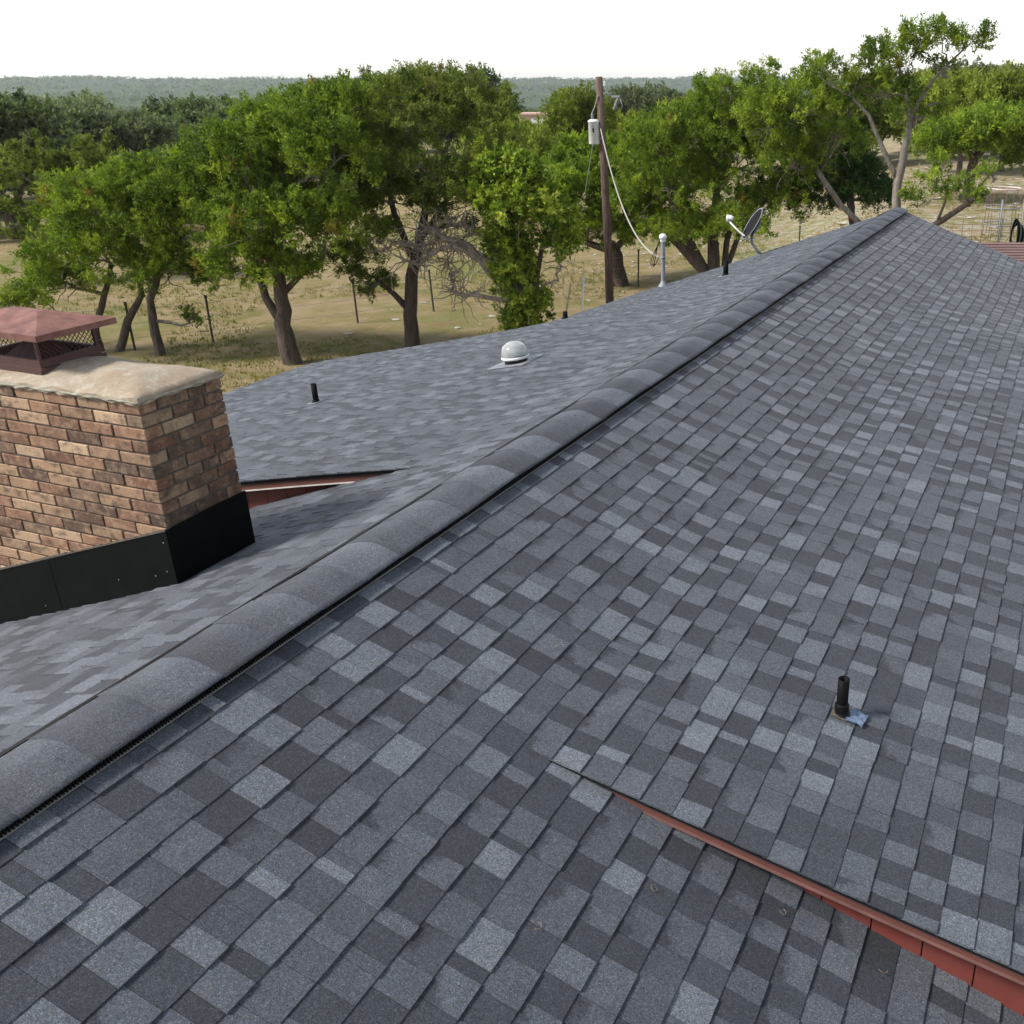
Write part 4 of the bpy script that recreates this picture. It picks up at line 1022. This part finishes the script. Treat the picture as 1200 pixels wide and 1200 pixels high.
   [(-2.44, 66.56, 1.1, 2.33, 1.22, 1), (-2.64, 66.48, -0.09, 2.0, 1.0, 0.7), (-1.25, 67.02, 0.39, 1.33, 1.11, 0.8)]),
 'T7A': ([[(-24.03, 45.26, -4.97, 0.203), (-23.64, 45.41, -2.06, 0.158)]],
   [(-24.36, 45.13, -0.86, 1.62, 1.08, 1), (-23.1, 45.62, -1.74, 2.07, 1.44, 1), (-24.83, 44.95, -1.86, 1.08, 1.17, 1)]),
 'T7B': ([[(-23.0, 48.88, -5.38, 0.215), (-22.86, 48.94, -2.31, 0.167)]],
   [(-22.24, 49.18, 0.3, 1.34, 1.05, 1), (-21.62, 49.42, -0.82, 1.91, 1.81, 1), (-23.33, 48.76, -1.54, 1.81, 1.43, 1)]),
 'T5': ([],
   [(-11.3, 23.39, -0.15, 0.75, 0.56, 1), (-10.68, 23.63, -0.15, 0.7, 0.52, 1), (-10.98, 23.52, -0.86, 1.17, 0.8, 1), (-10.16, 23.84, -1.23, 0.66, 0.7, 1), (-9.85, 23.96, -1.89, 0.47, 0.47, 1), (-11.22, 23.42, -2.0, 0.61, 0.84, 0.8), (-10.94, 23.53, -3.03, 0.52, 1.08, 1), (-10.59, 23.67, -3.61, 0.37, 0.61, 0.8), (-11.79, 23.2, -0.52, 0.52, 0.47, 0.8), (-10.92, 23.54, -4.04, 0.47, 0.61, 1.2), (-11.08, 23.48, -2.46, 0.66, 0.7, 1.1)]),
}
DEAD = [[(-11.08, 23.48, -3.38, 0.117), (-11.36, 23.37, -2.8, 0.105), (-11.88, 23.17, -2.23, 0.094), (-12.36, 22.98, -1.85, 0.082), (-12.81, 22.8, -1.6, 0.07), (-13.18, 22.66, -1.51, 0.047), (-13.42, 22.57, -1.74, 0.035)], [(-11.18, 23.44, -3.26, 0.094), (-11.89, 23.16, -2.36, 0.082), (-12.5, 22.93, -1.94, 0.059), (-13.03, 22.72, -2.18, 0.059), (-13.45, 22.56, -2.46, 0.047), (-13.7, 22.46, -2.36, 0.023)], [(-11.36, 23.37, -2.73, 0.07), (-11.49, 23.32, -2.12, 0.047), (-11.96, 23.14, -1.6, 0.035), (-12.36, 22.98, -1.38, 0.035), (-12.7, 22.85, -1.29, 0.023)], [(-11.01, 23.5, -3.42, 0.07), (-11.96, 23.13, -3.26, 0.059), (-12.53, 22.91, -3.26, 0.047), (-12.71, 22.84, -2.82, 0.035), (-12.79, 22.81, -2.36, 0.023)], [(-12.22, 23.03, -1.96, 0.059), (-12.74, 22.83, -1.78, 0.059), (-13.27, 22.62, -1.96, 0.047), (-13.82, 22.41, -1.89, 0.035), (-14.22, 22.25, -2.05, 0.023)], [(-10.43, 23.73, -3.14, 0.047), (-10.24, 23.8, -2.91, 0.035), (-9.98, 23.91, -2.91, 0.035), (-9.83, 23.96, -2.5, 0.023), (-9.98, 23.91, -2.0, 0.018)]]
VINE_STEMS = [[(-10.93, 23.54, -4.52, 0.187), (-10.97, 23.52, -3.38, 0.187), (-11.02, 23.5, -2.23, 0.14), (-11.06, 23.48, -0.9, 0.094)], [(-10.73, 23.62, -4.52, 0.105), (-10.45, 23.72, -2.68, 0.094), (-10.16, 23.84, -1.38, 0.059)]]
# ------------------------------------------------------------------ trees
def unit(a_): return a_ / (np.linalg.norm(a_, axis=-1, keepdims=True) + 1e-9)
def foliage(lobes, per_m2, sprays, leaves, ll, lw, sl, g, up=.45, spread=.55, droop=0.):
    """leaf triangles: clumps on the lobes' outer volume, each clump some sprays of small leaves"""
    Cs, O, TB = [], [], []
    for (cx, cy, cz, rx, ry, rz, dn) in lobes:
        area = 4 * math.pi * (((rx*ry)**1.6 + (rx*rz)**1.6 + (ry*rz)**1.6) / 3) ** (1/1.6)
        n = max(4, int(area * per_m2 * dn))
        d = unit(g.normal(size=(n, 3))); d[:, 2] = np.where(d[:, 2] < -.35, -d[:, 2] * .6, d[:, 2]); d = unit(d)
        rf = .42 + .60 * np.sqrt(g.random(n))
        lump = 1 + .18 * np.sin(d[:, 0] * 5 + cx) * np.sin(d[:, 1] * 5 + cy * 2) + .12 * np.sin(d[:, 2] * 7 + d[:, 0] * 3)
        p = np.array([cx, cy, cz]) + d * np.array([rx, ry, rz]) * (rf * lump)[:, None]
        Cs.append(p); O.append(d); TB.append(np.clip(g.normal(.45, .22, n) + g.normal(0, .06), 0, .94))
    Cs, O, TB = np.concatenate(Cs), np.concatenate(O), np.concatenate(TB)
    TB = np.where(g.random(len(TB)) < .02, .99, TB)
    n = len(Cs); K = sprays * leaves
    sd = unit(.5 * O[:, None, :] + np.array([0, 0, up]) + g.normal(size=(n, sprays, 3)) * spread)
    so = g.normal(size=(n, sprays, 3)) * sl * .45
    t = g.random((n, sprays, leaves, 1)); lenv = sl * (.6 + .7 * g.random((n, sprays, 1, 1)))
    pos_ = Cs[:, None, None, :] + so[:, :, None, :] + sd[:, :, None, :] * t * lenv + g.normal(size=(n, sprays, leaves, 3)) * sl * .16
    if droop: pos_[..., 2] -= droop * g.random((n, sprays, leaves)) ** 2
    ld = unit(sd[:, :, None, :] + g.normal(size=pos_.shape) * .75)
    sdv = unit(np.cross(ld, g.normal(size=pos_.shape)))
    s_ = (.65 + .7 * g.random(pos_.shape[:-1] + (1,)))
    a_ = pos_ - sdv * lw * .5 * s_; b_ = pos_ + sdv * lw * .5 * s_; c_ = pos_ + ld * ll * s_
    V = np.stack([a_, b_, c_], -2).reshape(-1, 3)
    F = np.arange(len(V)).reshape(-1, 3)
    tone = np.clip(TB[:, None] + g.normal(size=(n, K)) * .10, 0, .94); tone = np.where(TB[:, None] > .97, .99, tone)
    return V, F, tone.ravel()

def wobble(pts, amp, g, sub=3):
    out = []
    for i in range(len(pts) - 1):
        a_, b_ = np.array(pts[i][:3]), np.array(pts[i+1][:3]); ra, rb = pts[i][3], pts[i+1][3]
        for k in range(sub):
            t = k / sub; p = a_ + (b_ - a_) * t
            if i or k: p = p + g.normal(size=3) * amp * (1 if k else .4)
            out.append((*p, ra + (rb - ra) * t))
    out.append(tuple(pts[-1])); return out

def make_tree(name, label, cat, stems, lobes, mleaf, seed, mbark=None, per=6.5, sprays=8, leaves=20, ll=.080, lw=.034, sl=.20, twigs=7, group=None, depth_shift=.35, bare=0, up=.45, base=None, thin=.84):
    g = np.random.default_rng(seed); mbark = mbark or M_BARK
    b0 = np.array(base if base is not None else stems[0][0][:3], float); gz_ = zg1(b0[0], b0[1]); b0[2] = gz_
    t = empty(name, tuple(b0)); tag(t, label, cat, group)
    L = []
    dv = np.array([-SA, CA, 0])
    for (x, y, z, ru, rv, dn) in lobes:
        sh = dv * g.normal() * ru * depth_shift
        L.append((x + sh[0] - b0[0], y + sh[1] - b0[1], z - b0[2], ru * .97, ru * .97, rv * .98, dn))
    wood = MB(); nodes = []
    for q in stems:
        q = [list(w) for w in q]
        low_ = q[0][2] - gz_
        if low_ < 1.3:                                        # stands on the ground: run the stem down into it
            q.insert(0, [q[0][0], q[0][1], gz_ - .25, q[0][3] * 1.25])
        q = [(w[0]-b0[0], w[1]-b0[1], w[2]-b0[2], w[3] * thin) for w in q]
        w = wobble(q, q[0][3] * .07, g); wood.tube([p[:3] for p in w], [p[3] for p in w], 9)
        nodes += w[len(w)//2:]
    nd = np.array(nodes)
    br = MB()
    for lb in L:
        c = np.array(lb[:3]); k = np.argmin(np.linalg.norm(nd[:, :3] - c, axis=1) + .5 * np.maximum(0, nd[:, 2] - c[2])); s0 = nd[k]
        mid = (s0[:3] + c) / 2 + g.normal(size=3) * .12; mid[2] -= .05
        r0 = min(s0[3] * .75, .05 + .02 * lb[3])
        w = wobble([(*s0[:3], r0), (*mid, r0 * .7), (*c, r0 * .42)], .05, g); br.tube([p[:3] for p in w], [p[3] for p in w], 6)
        for _ in range(twigs + bare):
            d = unit(g.normal(size=3) + np.array([0, 0, .25])); e = c + d * np.array(lb[3:6]) * (.75 + .3 * g.random())
            st = np.array(w[g.integers(len(w)//2, len(w))]); md = (st[:3] + e)/2 + g.normal(size=3) * .10
            ww = wobble([(*st[:3], r0 * .35), (*md, r0 * .22), (*e, .006)], .05, g, 2); br.tube([p[:3] for p in ww], [p[3] for p in ww], 4, False)
    wood.build('trunk', mbark, t, (0, 0, 0)); br.build('branches', M_GREYBARK, t, (0, 0, 0))
    V, F, tone = foliage(L, per, sprays, leaves, ll, lw, sl, g, up)
    new('crown', np_mesh('crown', V, F, mleaf, attrs={'tone': tone}), t, (0, 0, 0))
    return t

S = SPECS
GJ = None
make_tree('juniper_tree', 'airy olive juniper with short dark trunk at the pasture edge, beyond the chimney', 'tree', *S['T1'], M_JUNG, 21, per=3.8, ll=.13, lw=.05, bare=6)
make_tree('juniper_tree', 'juniper with two forked trunks rising right behind the chimney cap', 'tree', *S['T2A'], M_JUN, 22)
make_tree('juniper_tree', 'bushy juniper on one slim dark leaning trunk beside the forked one', 'tree', *S['T2B'], M_JUN, 23)
make_tree('juniper_tree', 'big spreading juniper on a thick gnarled trunk near the roof corner', 'tree', *S['T3'], M_JUN, 24)
make_tree('juniper_tree', 'tall juniper with straight pillar trunk and one low leafy bough', 'tree', *S['T4'], M_JUNG, 25, bare=5, per=5.6)
make_tree('juniper_tree', 'round dark juniper just behind the utility pole', 'tree', *S['T8'], M_JUN, 26, per=4.6, ll=.13, lw=.055)
make_tree('juniper_tree', 'many-stemmed wide juniper between service mast and satellite dish', 'tree', *S['T9'], M_JUN, 27, per=5.4, bare=3)
make_tree('juniper_tree', 'slanting bare-stemmed juniper right of the satellite dish', 'tree', *S['T10'], M_JUN, 28, M_GREYBARK, per=4.6, bare=10, thin=.62)
make_tree('juniper_tree', 'tallest open-crowned juniper behind the ridge end, sky through its boughs', 'tree', *S['T11'], M_JUN, 29, M_GREYBARK, per=4.6, bare=5, sl=.2, thin=.66)
make_tree('juniper_shrub', 'dense dark green juniper shrub behind the far ridge end', 'shrub', *S['T12'], M_JUND, 30, per=6)
make_tree('juniper_shrub', 'low green juniper shrub on a branch slanting over the gable', 'shrub', *S['T13'], M_JUN, 31, per=3.2, twigs=9, thin=.7)
make_tree('juniper_tree', 'flat-topped juniper with stout brown trunk on the far pale grass', 'tree', *S['T14'], M_JUN, 32, per=3.4, ll=.17, lw=.06, sl=.4)
make_tree('oak_tree', 'loose yellow green oak behind the open-crowned juniper', 'tree', *S['T15A'], M_OAKY, 33, per=2.2, ll=.2, lw=.09, sl=.5, bare=6)
make_tree('oak_tree', 'loose yellow green oak behind the flat-topped juniper', 'tree', *S['T15B'], M_OAKY, 33, per=2.2, ll=.2, lw=.09, sl=.5, bare=6)
make_tree('oak_tree', 'yellow green oak behind the vine-covered tree', 'tree', *S['T7A'], M_OAKY, 34, per=3.0, ll=.17, lw=.07, sl=.42, up=.7)
make_tree('oak_tree', 'feathery yellow green oak left of the transformer', 'tree', *S['T7B'], M_OAKY, 35, per=3.0, ll=.17, lw=.07, sl=.42, up=.7)

# vine-smothered tree with bleached dead boughs
vt = make_tree('vine_covered_tree', 'tree smothered in bright green vine leaves with bleached dead boughs', 'tree', VINE_STEMS, S['T5'][1], M_VINE, 40, per=10.0, sprays=6, leaves=11, ll=.10, lw=.08, sl=.22, up=-.15, depth_shift=.1, twigs=4)
g = np.random.default_rng(41); b0 = np.array(vt.location)
for qi, q in enumerate(DEAD):
    m = MB(); q = [(w[0]-b0[0], w[1]-b0[1] + g.normal()*.1, w[2]-b0[2], w[3]) for w in q]
    w = wobble(q, .05, g, 3); m.tube([p[:3] for p in w], [max(p[3], .012) for p in w], 7)
    for k in range(3, len(w)):
        for _ in range(6 if qi < 5 else 1):
            st = np.array(w[k]); d = unit(g.normal(size=3) + np.array([0, 0, .15])); L_ = .35 + .75 * g.random(); pts = [(*st[:3], .020)]
            for s_ in range(4):
                d = unit(d + g.normal(size=3) * .45); pts.append((*(np.array(pts[-1][:3]) + d * L_ / 4), .016 - .003 * s_))
            m.tube([p[:3] for p in pts], [p[3] for p in pts], 4, False)
    m.build('dead_bough', M_DEAD, vt, (0, 0, 0))
m = MB()
for k in range(12):       # hanging vine stems
    lb = S['T5'][1][g.integers(0, 7)]; x, y = lb[0] - b0[0] + g.normal()*lb[3]*.6, lb[1] - b0[1] + g.normal()*lb[3]*.6; z0 = lb[2] - b0[2]; L_ = .6 + 1.4*g.random(); pts = []
    for s_ in range(6): pts.append((x + .1*math.sin(s_ + k), y + g.normal()*.03, max(.02, z0 - L_ * s_ / 5)))
    m.tube(pts, .008, 4, False)
m.build('vine_stems', M_DEAD, vt, (0, 0, 0))

# mid-distance trees: a few built crowns, copied
def proto(seed, mleaf, R_, H_, nl=15, ll=.19, lw=.13):
    g = np.random.default_rng(seed); lob = [(0, 0, H_*.62, R_*.72, R_*.72, H_*.30, 1)]
    for k in range(nl):
        a_ = g.random()*6.28; r_ = R_*(.35 + .5*g.random()); lob.append((r_*math.cos(a_), r_*math.sin(a_), H_*(.40 + .42*g.random()), R_*(.26 + .2*g.random()), R_*(.26 + .2*g.random()), H_*(.13 + .09*g.random()), 1))
    V, F, tone = foliage(lob, 2.2, 6, 14, ll, lw, .42, g, .4)
    cm = np_mesh('crown', V, F, mleaf, attrs={'tone': tone})
    wd = MB(); 
    for k in range(3):
        a_ = k*2.1 + g.random(); wd.tube([(0, 0, -.4), (.15*math.cos(a_), .15*math.sin(a_), H_*.2), (.5*R_*math.cos(a_), .5*R_*math.sin(a_), H_*.6)], [.2, .17, .06], 6)
    tm = wd.mesh('trunk', M_BARK)
    return cm, tm
PR = {'dark': proto(101, M_OAKD, 3.4, 5.6), 'dark2': proto(104, M_OAKD, 3.0, 6.2), 'grey': proto(102, M_OAKG, 3.6, 5.4), 'grey2': proto(105, M_OAKG, 2.8, 4.8), 'bright': proto(103, M_OAKL, 2.6, 4.6), 'yellow': proto(106, M_OAKY, 2.9, 4.8)}
KL = {'dark': ('live_oak', 'dark green round live oak'), 'dark2': ('live_oak', 'tall dark green live oak'), 'grey': ('live_oak', 'broad grey green live oak'), 'grey2': ('live_oak', 'small grey green live oak'), 'bright': ('oak_tree', 'bright green low oak'), 'yellow': ('oak_tree', 'yellow green oak')}
def place_far(u, D, kind, sc_, where):
    # u: bearing from the view axis in degrees, D: metres out
    a_ = math.radians(u); dx, dy = math.sin(a_), math.cos(a_)
    x, y = 3.03 + D * (dx*CA - dy*SA), D * (dx*SA + dy*CA)
    nm, lb = KL[kind]; t = empty(nm, (x, y, zg1(x, y))); t.scale = (sc_, sc_, sc_*random.uniform(.9, 1.1)); t.rotation_euler = (0, 0, random.uniform(0, 6.28))
    lb = ('large ' if sc_ >= 1.3 else 'mid-sized ' if sc_ > 1.12 else 'smaller ') + lb.replace('small ', '')
    while len((lb + ' ' + where).split()) > 16: lb = ' '.join(lb.split()[1:])
    tag(t, lb + ' ' + where, 'tree', 'trees beyond the pasture')
    cm, tm = PR[kind]
    for n_, me in (('trunk', tm), ('crown', cm)):
        o = bpy.data.objects.new(n_, me); o.parent = t; COL.objects.link(o)
random.seed(19)
FARTREES = [(-33.5, 68, 'dark', 1.25), (-32, 84, 'grey', 1.3), (-29.5, 78, 'grey', 1.3), (-27.5, 92, 'dark', 1.2), (-26.6, 62, 'grey2', .95), (-24.5, 70, 'bright', 1.0), (-23.6, 84, 'grey', 1.2), (-22.5, 66, 'grey2', .8), (-21.5, 96, 'grey', 1.35), (-20.5, 80, 'dark2', 1.0), (-19.2, 90, 'grey', 1.3), (-17.5, 104, 'dark', 1.3), (-16, 92, 'dark2', 1.1), (-14.5, 112, 'dark', 1.35), (-13, 98, 'dark', 1.2), (-11.5, 120, 'dark2', 1.3),
  (-25.8, 112, 'dark', 1.25), (-23, 124, 'dark', 1.3), (-20, 128, 'dark2', 1.3), (-29.8, 118, 'grey', 1.3), (-33, 112, 'dark', 1.2), (-11.4, 100, 'dark', 1.05), (-10.0, 118, 'yellow', .9), (-11.0, 130, 'dark2', 1.1), (-4.2, 124, 'dark', .95), (-24.8, 100, 'dark', 1.3), (-31, 100, 'grey', 1.4), (-28.4, 106, 'dark2', 1.25), (-18.4, 118, 'grey', 1.3), (-15.2, 128, 'dark2', 1.3), (-35, 104, 'dark2', 1.3), (-22, 108, 'dark', 1.25), (-3.6, 96, 'yellow', .95), (-3.2, 120, 'grey', 1.15), (-1.6, 108, 'grey', 1.2), (.2, 125, 'grey2', 1.3), (1.6, 92, 'yellow', 1.25), (4.5, 88, 'yellow', 1.2), (7.2, 80, 'grey', 1.1), (9.5, 72, 'yellow', 1.1), (12.2, 84, 'yellow', 1.15), (14, 76, 'yellow', 1.1), (16.6, 82, 'grey', 1.1), (18.5, 70, 'yellow', 1.05), (-36, 90, 'dark', 1.2), (-38, 74, 'grey', 1.2), (21, 78, 'dark', 1.1)]
WH = [(-30, 'at the left edge of the woods'), (-22, 'in the hollow behind the airy juniper'), (-12, 'on the slope behind the spreading juniper'), (-5.5, 'near the pink building'), (3, 'behind the utility pole'), (11, 'behind the many-stemmed juniper'), (99, 'behind the open-crowned juniper')]
used_labels = set()
for i_, (u, D, k, s_) in enumerate(FARTREES):
    dist = ', nearer row' if D < 80 else (', farther row' if D > 105 else '')
    wh = next(w for a_, w in WH if u < a_)
    near = min((q for j_, q in enumerate(FARTREES) if j_ != i_), key=lambda q: (q[0] - u) ** 2 + ((q[1] - D) / 6) ** 2)
    kn = {'dark': 'a round dark oak', 'dark2': 'a tall dark oak', 'grey': 'a broad grey oak', 'grey2': 'a small grey oak', 'bright': 'a bright oak', 'yellow': 'a yellow oak'}[near[2]]
    key = (k, s_ >= 1.3, s_ > 1.12, wh, dist)
    if key in used_labels: dist = ', beside ' + kn; wh = wh.replace('on the slope ', '').replace('in the hollow ', '')
    used_labels.add(key)
    place_far(u, D, k, s_, wh + dist)

# far woods that read as one mass
g = np.random.default_rng(77)
Vs, Fs, Ts = [], [], []; nv = 0
for (n, r0, r1, nleaf, ls) in ((620, 125, 330, 330, .50), (2600, 330, 1300, 46, 2.4), (9000, 1300, 3900, 9, 4.5)):
    r = np.sqrt(g.random(n)) * (r1 - r0) + r0; ph = np.radians(-50 + 95 * g.random(n))
    dx, dy = np.sin(ph), np.cos(ph); x = 3 + r * (dx*CA - dy*SA); y = r * (dx*SA + dy*CA); z = zg(x, y)
    keep = (np.sin(x*.011 + 1) * np.sin(y*.009) > -.45) & ~((np.abs(np.degrees(ph) + 7.3) < 2.2) & (r < 175))
    x, y, z, r = x[keep], y[keep], z[keep], r[keep]; n = len(x)
    R_ = (2.6 + 1.6*g.random(n)) * (1 + (r/7000)); H_ = R_ * 1.25
    d = unit(g.normal(size=(n, nleaf, 3))); d[..., 2] = np.abs(d[..., 2])*1.0 - .15
    lump = 1 + .25*np.sin(d[..., 0]*6 + x[:, None])*np.sin(d[..., 1]*6 + y[:, None])
    p = np.stack([x, y, z + H_*.45], -1)[:, None] + d * np.stack([R_, R_, H_*.62], -1)[:, None] * (lump*(.75 + .3*g.random((n, nleaf))))[..., None]
    ld = unit(d*.5 + g.normal(size=p.shape)); sd = unit(np.cross(ld, g.normal(size=p.shape))); L_ = ls*(.6 + .8*g.random(p.shape[:-1] + (1,)))
    tri = np.stack([p - sd*L_*.4, p + sd*L_*.4, p + ld*L_], -2).reshape(-1, 3)
    Vs.append(tri); Ts.append(np.clip(np.repeat(g.normal(.4, .25, n), nleaf) + g.normal(size=n*nleaf)*.12, 0, .94))
V = np.concatenate(Vs)
wd = new('far_woods', np_mesh('far_woods', V, np.arange(len(V)).reshape(-1, 3), M_OAKD, attrs={'tone': np.concatenate(Ts)})); tag(wd, 'dark green woods covering the valley and far hills', 'woods', kind='stuff')

# ------------------------------------------------------------------ loose limestone and grass
m = MB(); g = np.random.default_rng(5); M_STONE = simple('limestone', (.36, .33, .275), .9, scale=6)
ico = [Vector(v).normalized() for v in ((0,0,1),(.9,0,.3),(.28,.85,.3),(-.72,.53,.3),(-.72,-.53,.3),(.28,-.85,.3),(0,0,-1))]
icf = [(0,1,2),(0,2,3),(0,3,4),(0,4,5),(0,5,1),(6,2,1),(6,3,2),(6,4,3),(6,5,4),(6,1,5)]
for k in range(4200):
    if k < 2800: u, D = g.uniform(-6, 19), g.uniform(27, 75)
    else: u, D = g.uniform(-36, 0), g.uniform(24, 48)
    a_ = math.radians(u); x, y = 3 + D*(math.sin(a_)*CA - math.cos(a_)*SA), D*(math.sin(a_)*SA + math.cos(a_)*CA)
    if k >= 2800 and k % 3: continue
    if k >= 2800 and abs(D - (30 + 4*math.sin(u*.3))) > 2.2: continue
    if math.sin(x*.5)*math.sin(y*.43) < -.15: continue
    r_ = g.gamma(1.6, .028) + .025; z = zg1(x, y); st = g.uniform(.7, 1.6)
    m.add([(x + v.x*r_*st*g.uniform(.8, 1.2), y + v.y*r_*g.uniform(.8, 1.2), z + v.z*r_*.45) for v in ico], icf)
tag(m.build('loose_stones', M_STONE), 'pale broken limestone scattered over the dry pasture', 'stones', kind='stuff')
n = 26000
u = np.radians(g.uniform(-38, 20, n)); D = 17 + 45*g.random(n)**1.2
x = 3 + D*(np.sin(u)*CA - np.cos(u)*SA); y = D*(np.sin(u)*SA + np.cos(u)*CA)
keep = (np.sin(x*.35 + 1.3)*np.sin(y*.41) + .5*np.sin(x*1.1)*np.sin(y*.9) > .05) & ~((np.abs(x) < 7.3) & (y < 19)); x, y = x[keep], y[keep]; z = zg(x, y); n = len(x)
b_ = np.stack([x, y, z - .01], -1)[:, None, :] + np.concatenate([g.normal(size=(n, 5, 2))*.06, np.zeros((n, 5, 1))], -1)
dr = unit(np.concatenate([g.normal(size=(n, 5, 2))*.5, np.ones((n, 5, 1))], -1)); sd = unit(np.cross(dr, g.normal(size=dr.shape))); h = .05 + .10*g.random((n, 5, 1))
tri = np.stack([b_ - sd*.018, b_ + sd*.018, b_ + dr*h], -2).reshape(-1, 3)
gt = np.clip(np.repeat(.5 + .4*np.sin(x*.2)*np.sin(y*.23), 5) + g.normal(size=n*5)*.12, 0, .94)
M_GRASS = leaf_material('grass_blades', (.11, .13, .035), (.20, .19, .07), (.30, .25, .12))
tag(new('grass', np_mesh('grass', tri, np.arange(len(tri)).reshape(-1, 3), M_GRASS, attrs={'tone': gt})), 'tufts of green and straw coloured pasture grass', 'grass', kind='stuff')

# ------------------------------------------------------------------ haze
mh = bpy.data.materials.new('haze'); mh.use_nodes = True; nt = mh.node_tree; nt.nodes.clear()
out = nt.nodes.new('ShaderNodeOutputMaterial'); pv = nt.nodes.new('ShaderNodeVolumePrincipled')
pv.inputs['Color'].default_value = (.90, .95, 1.0, 1); pv.inputs['Density'].default_value = HAZE; pv.inputs['Anisotropy'].default_value = .2
nt.links.new(pv.outputs[0], out.inputs['Volume'])
hz = MB().box((-5800, -5800, -60), (5800, 5800, 36)).build('haze', mh); tag(hz, 'thin pale summer haze over the whole valley', 'haze', kind='stuff')
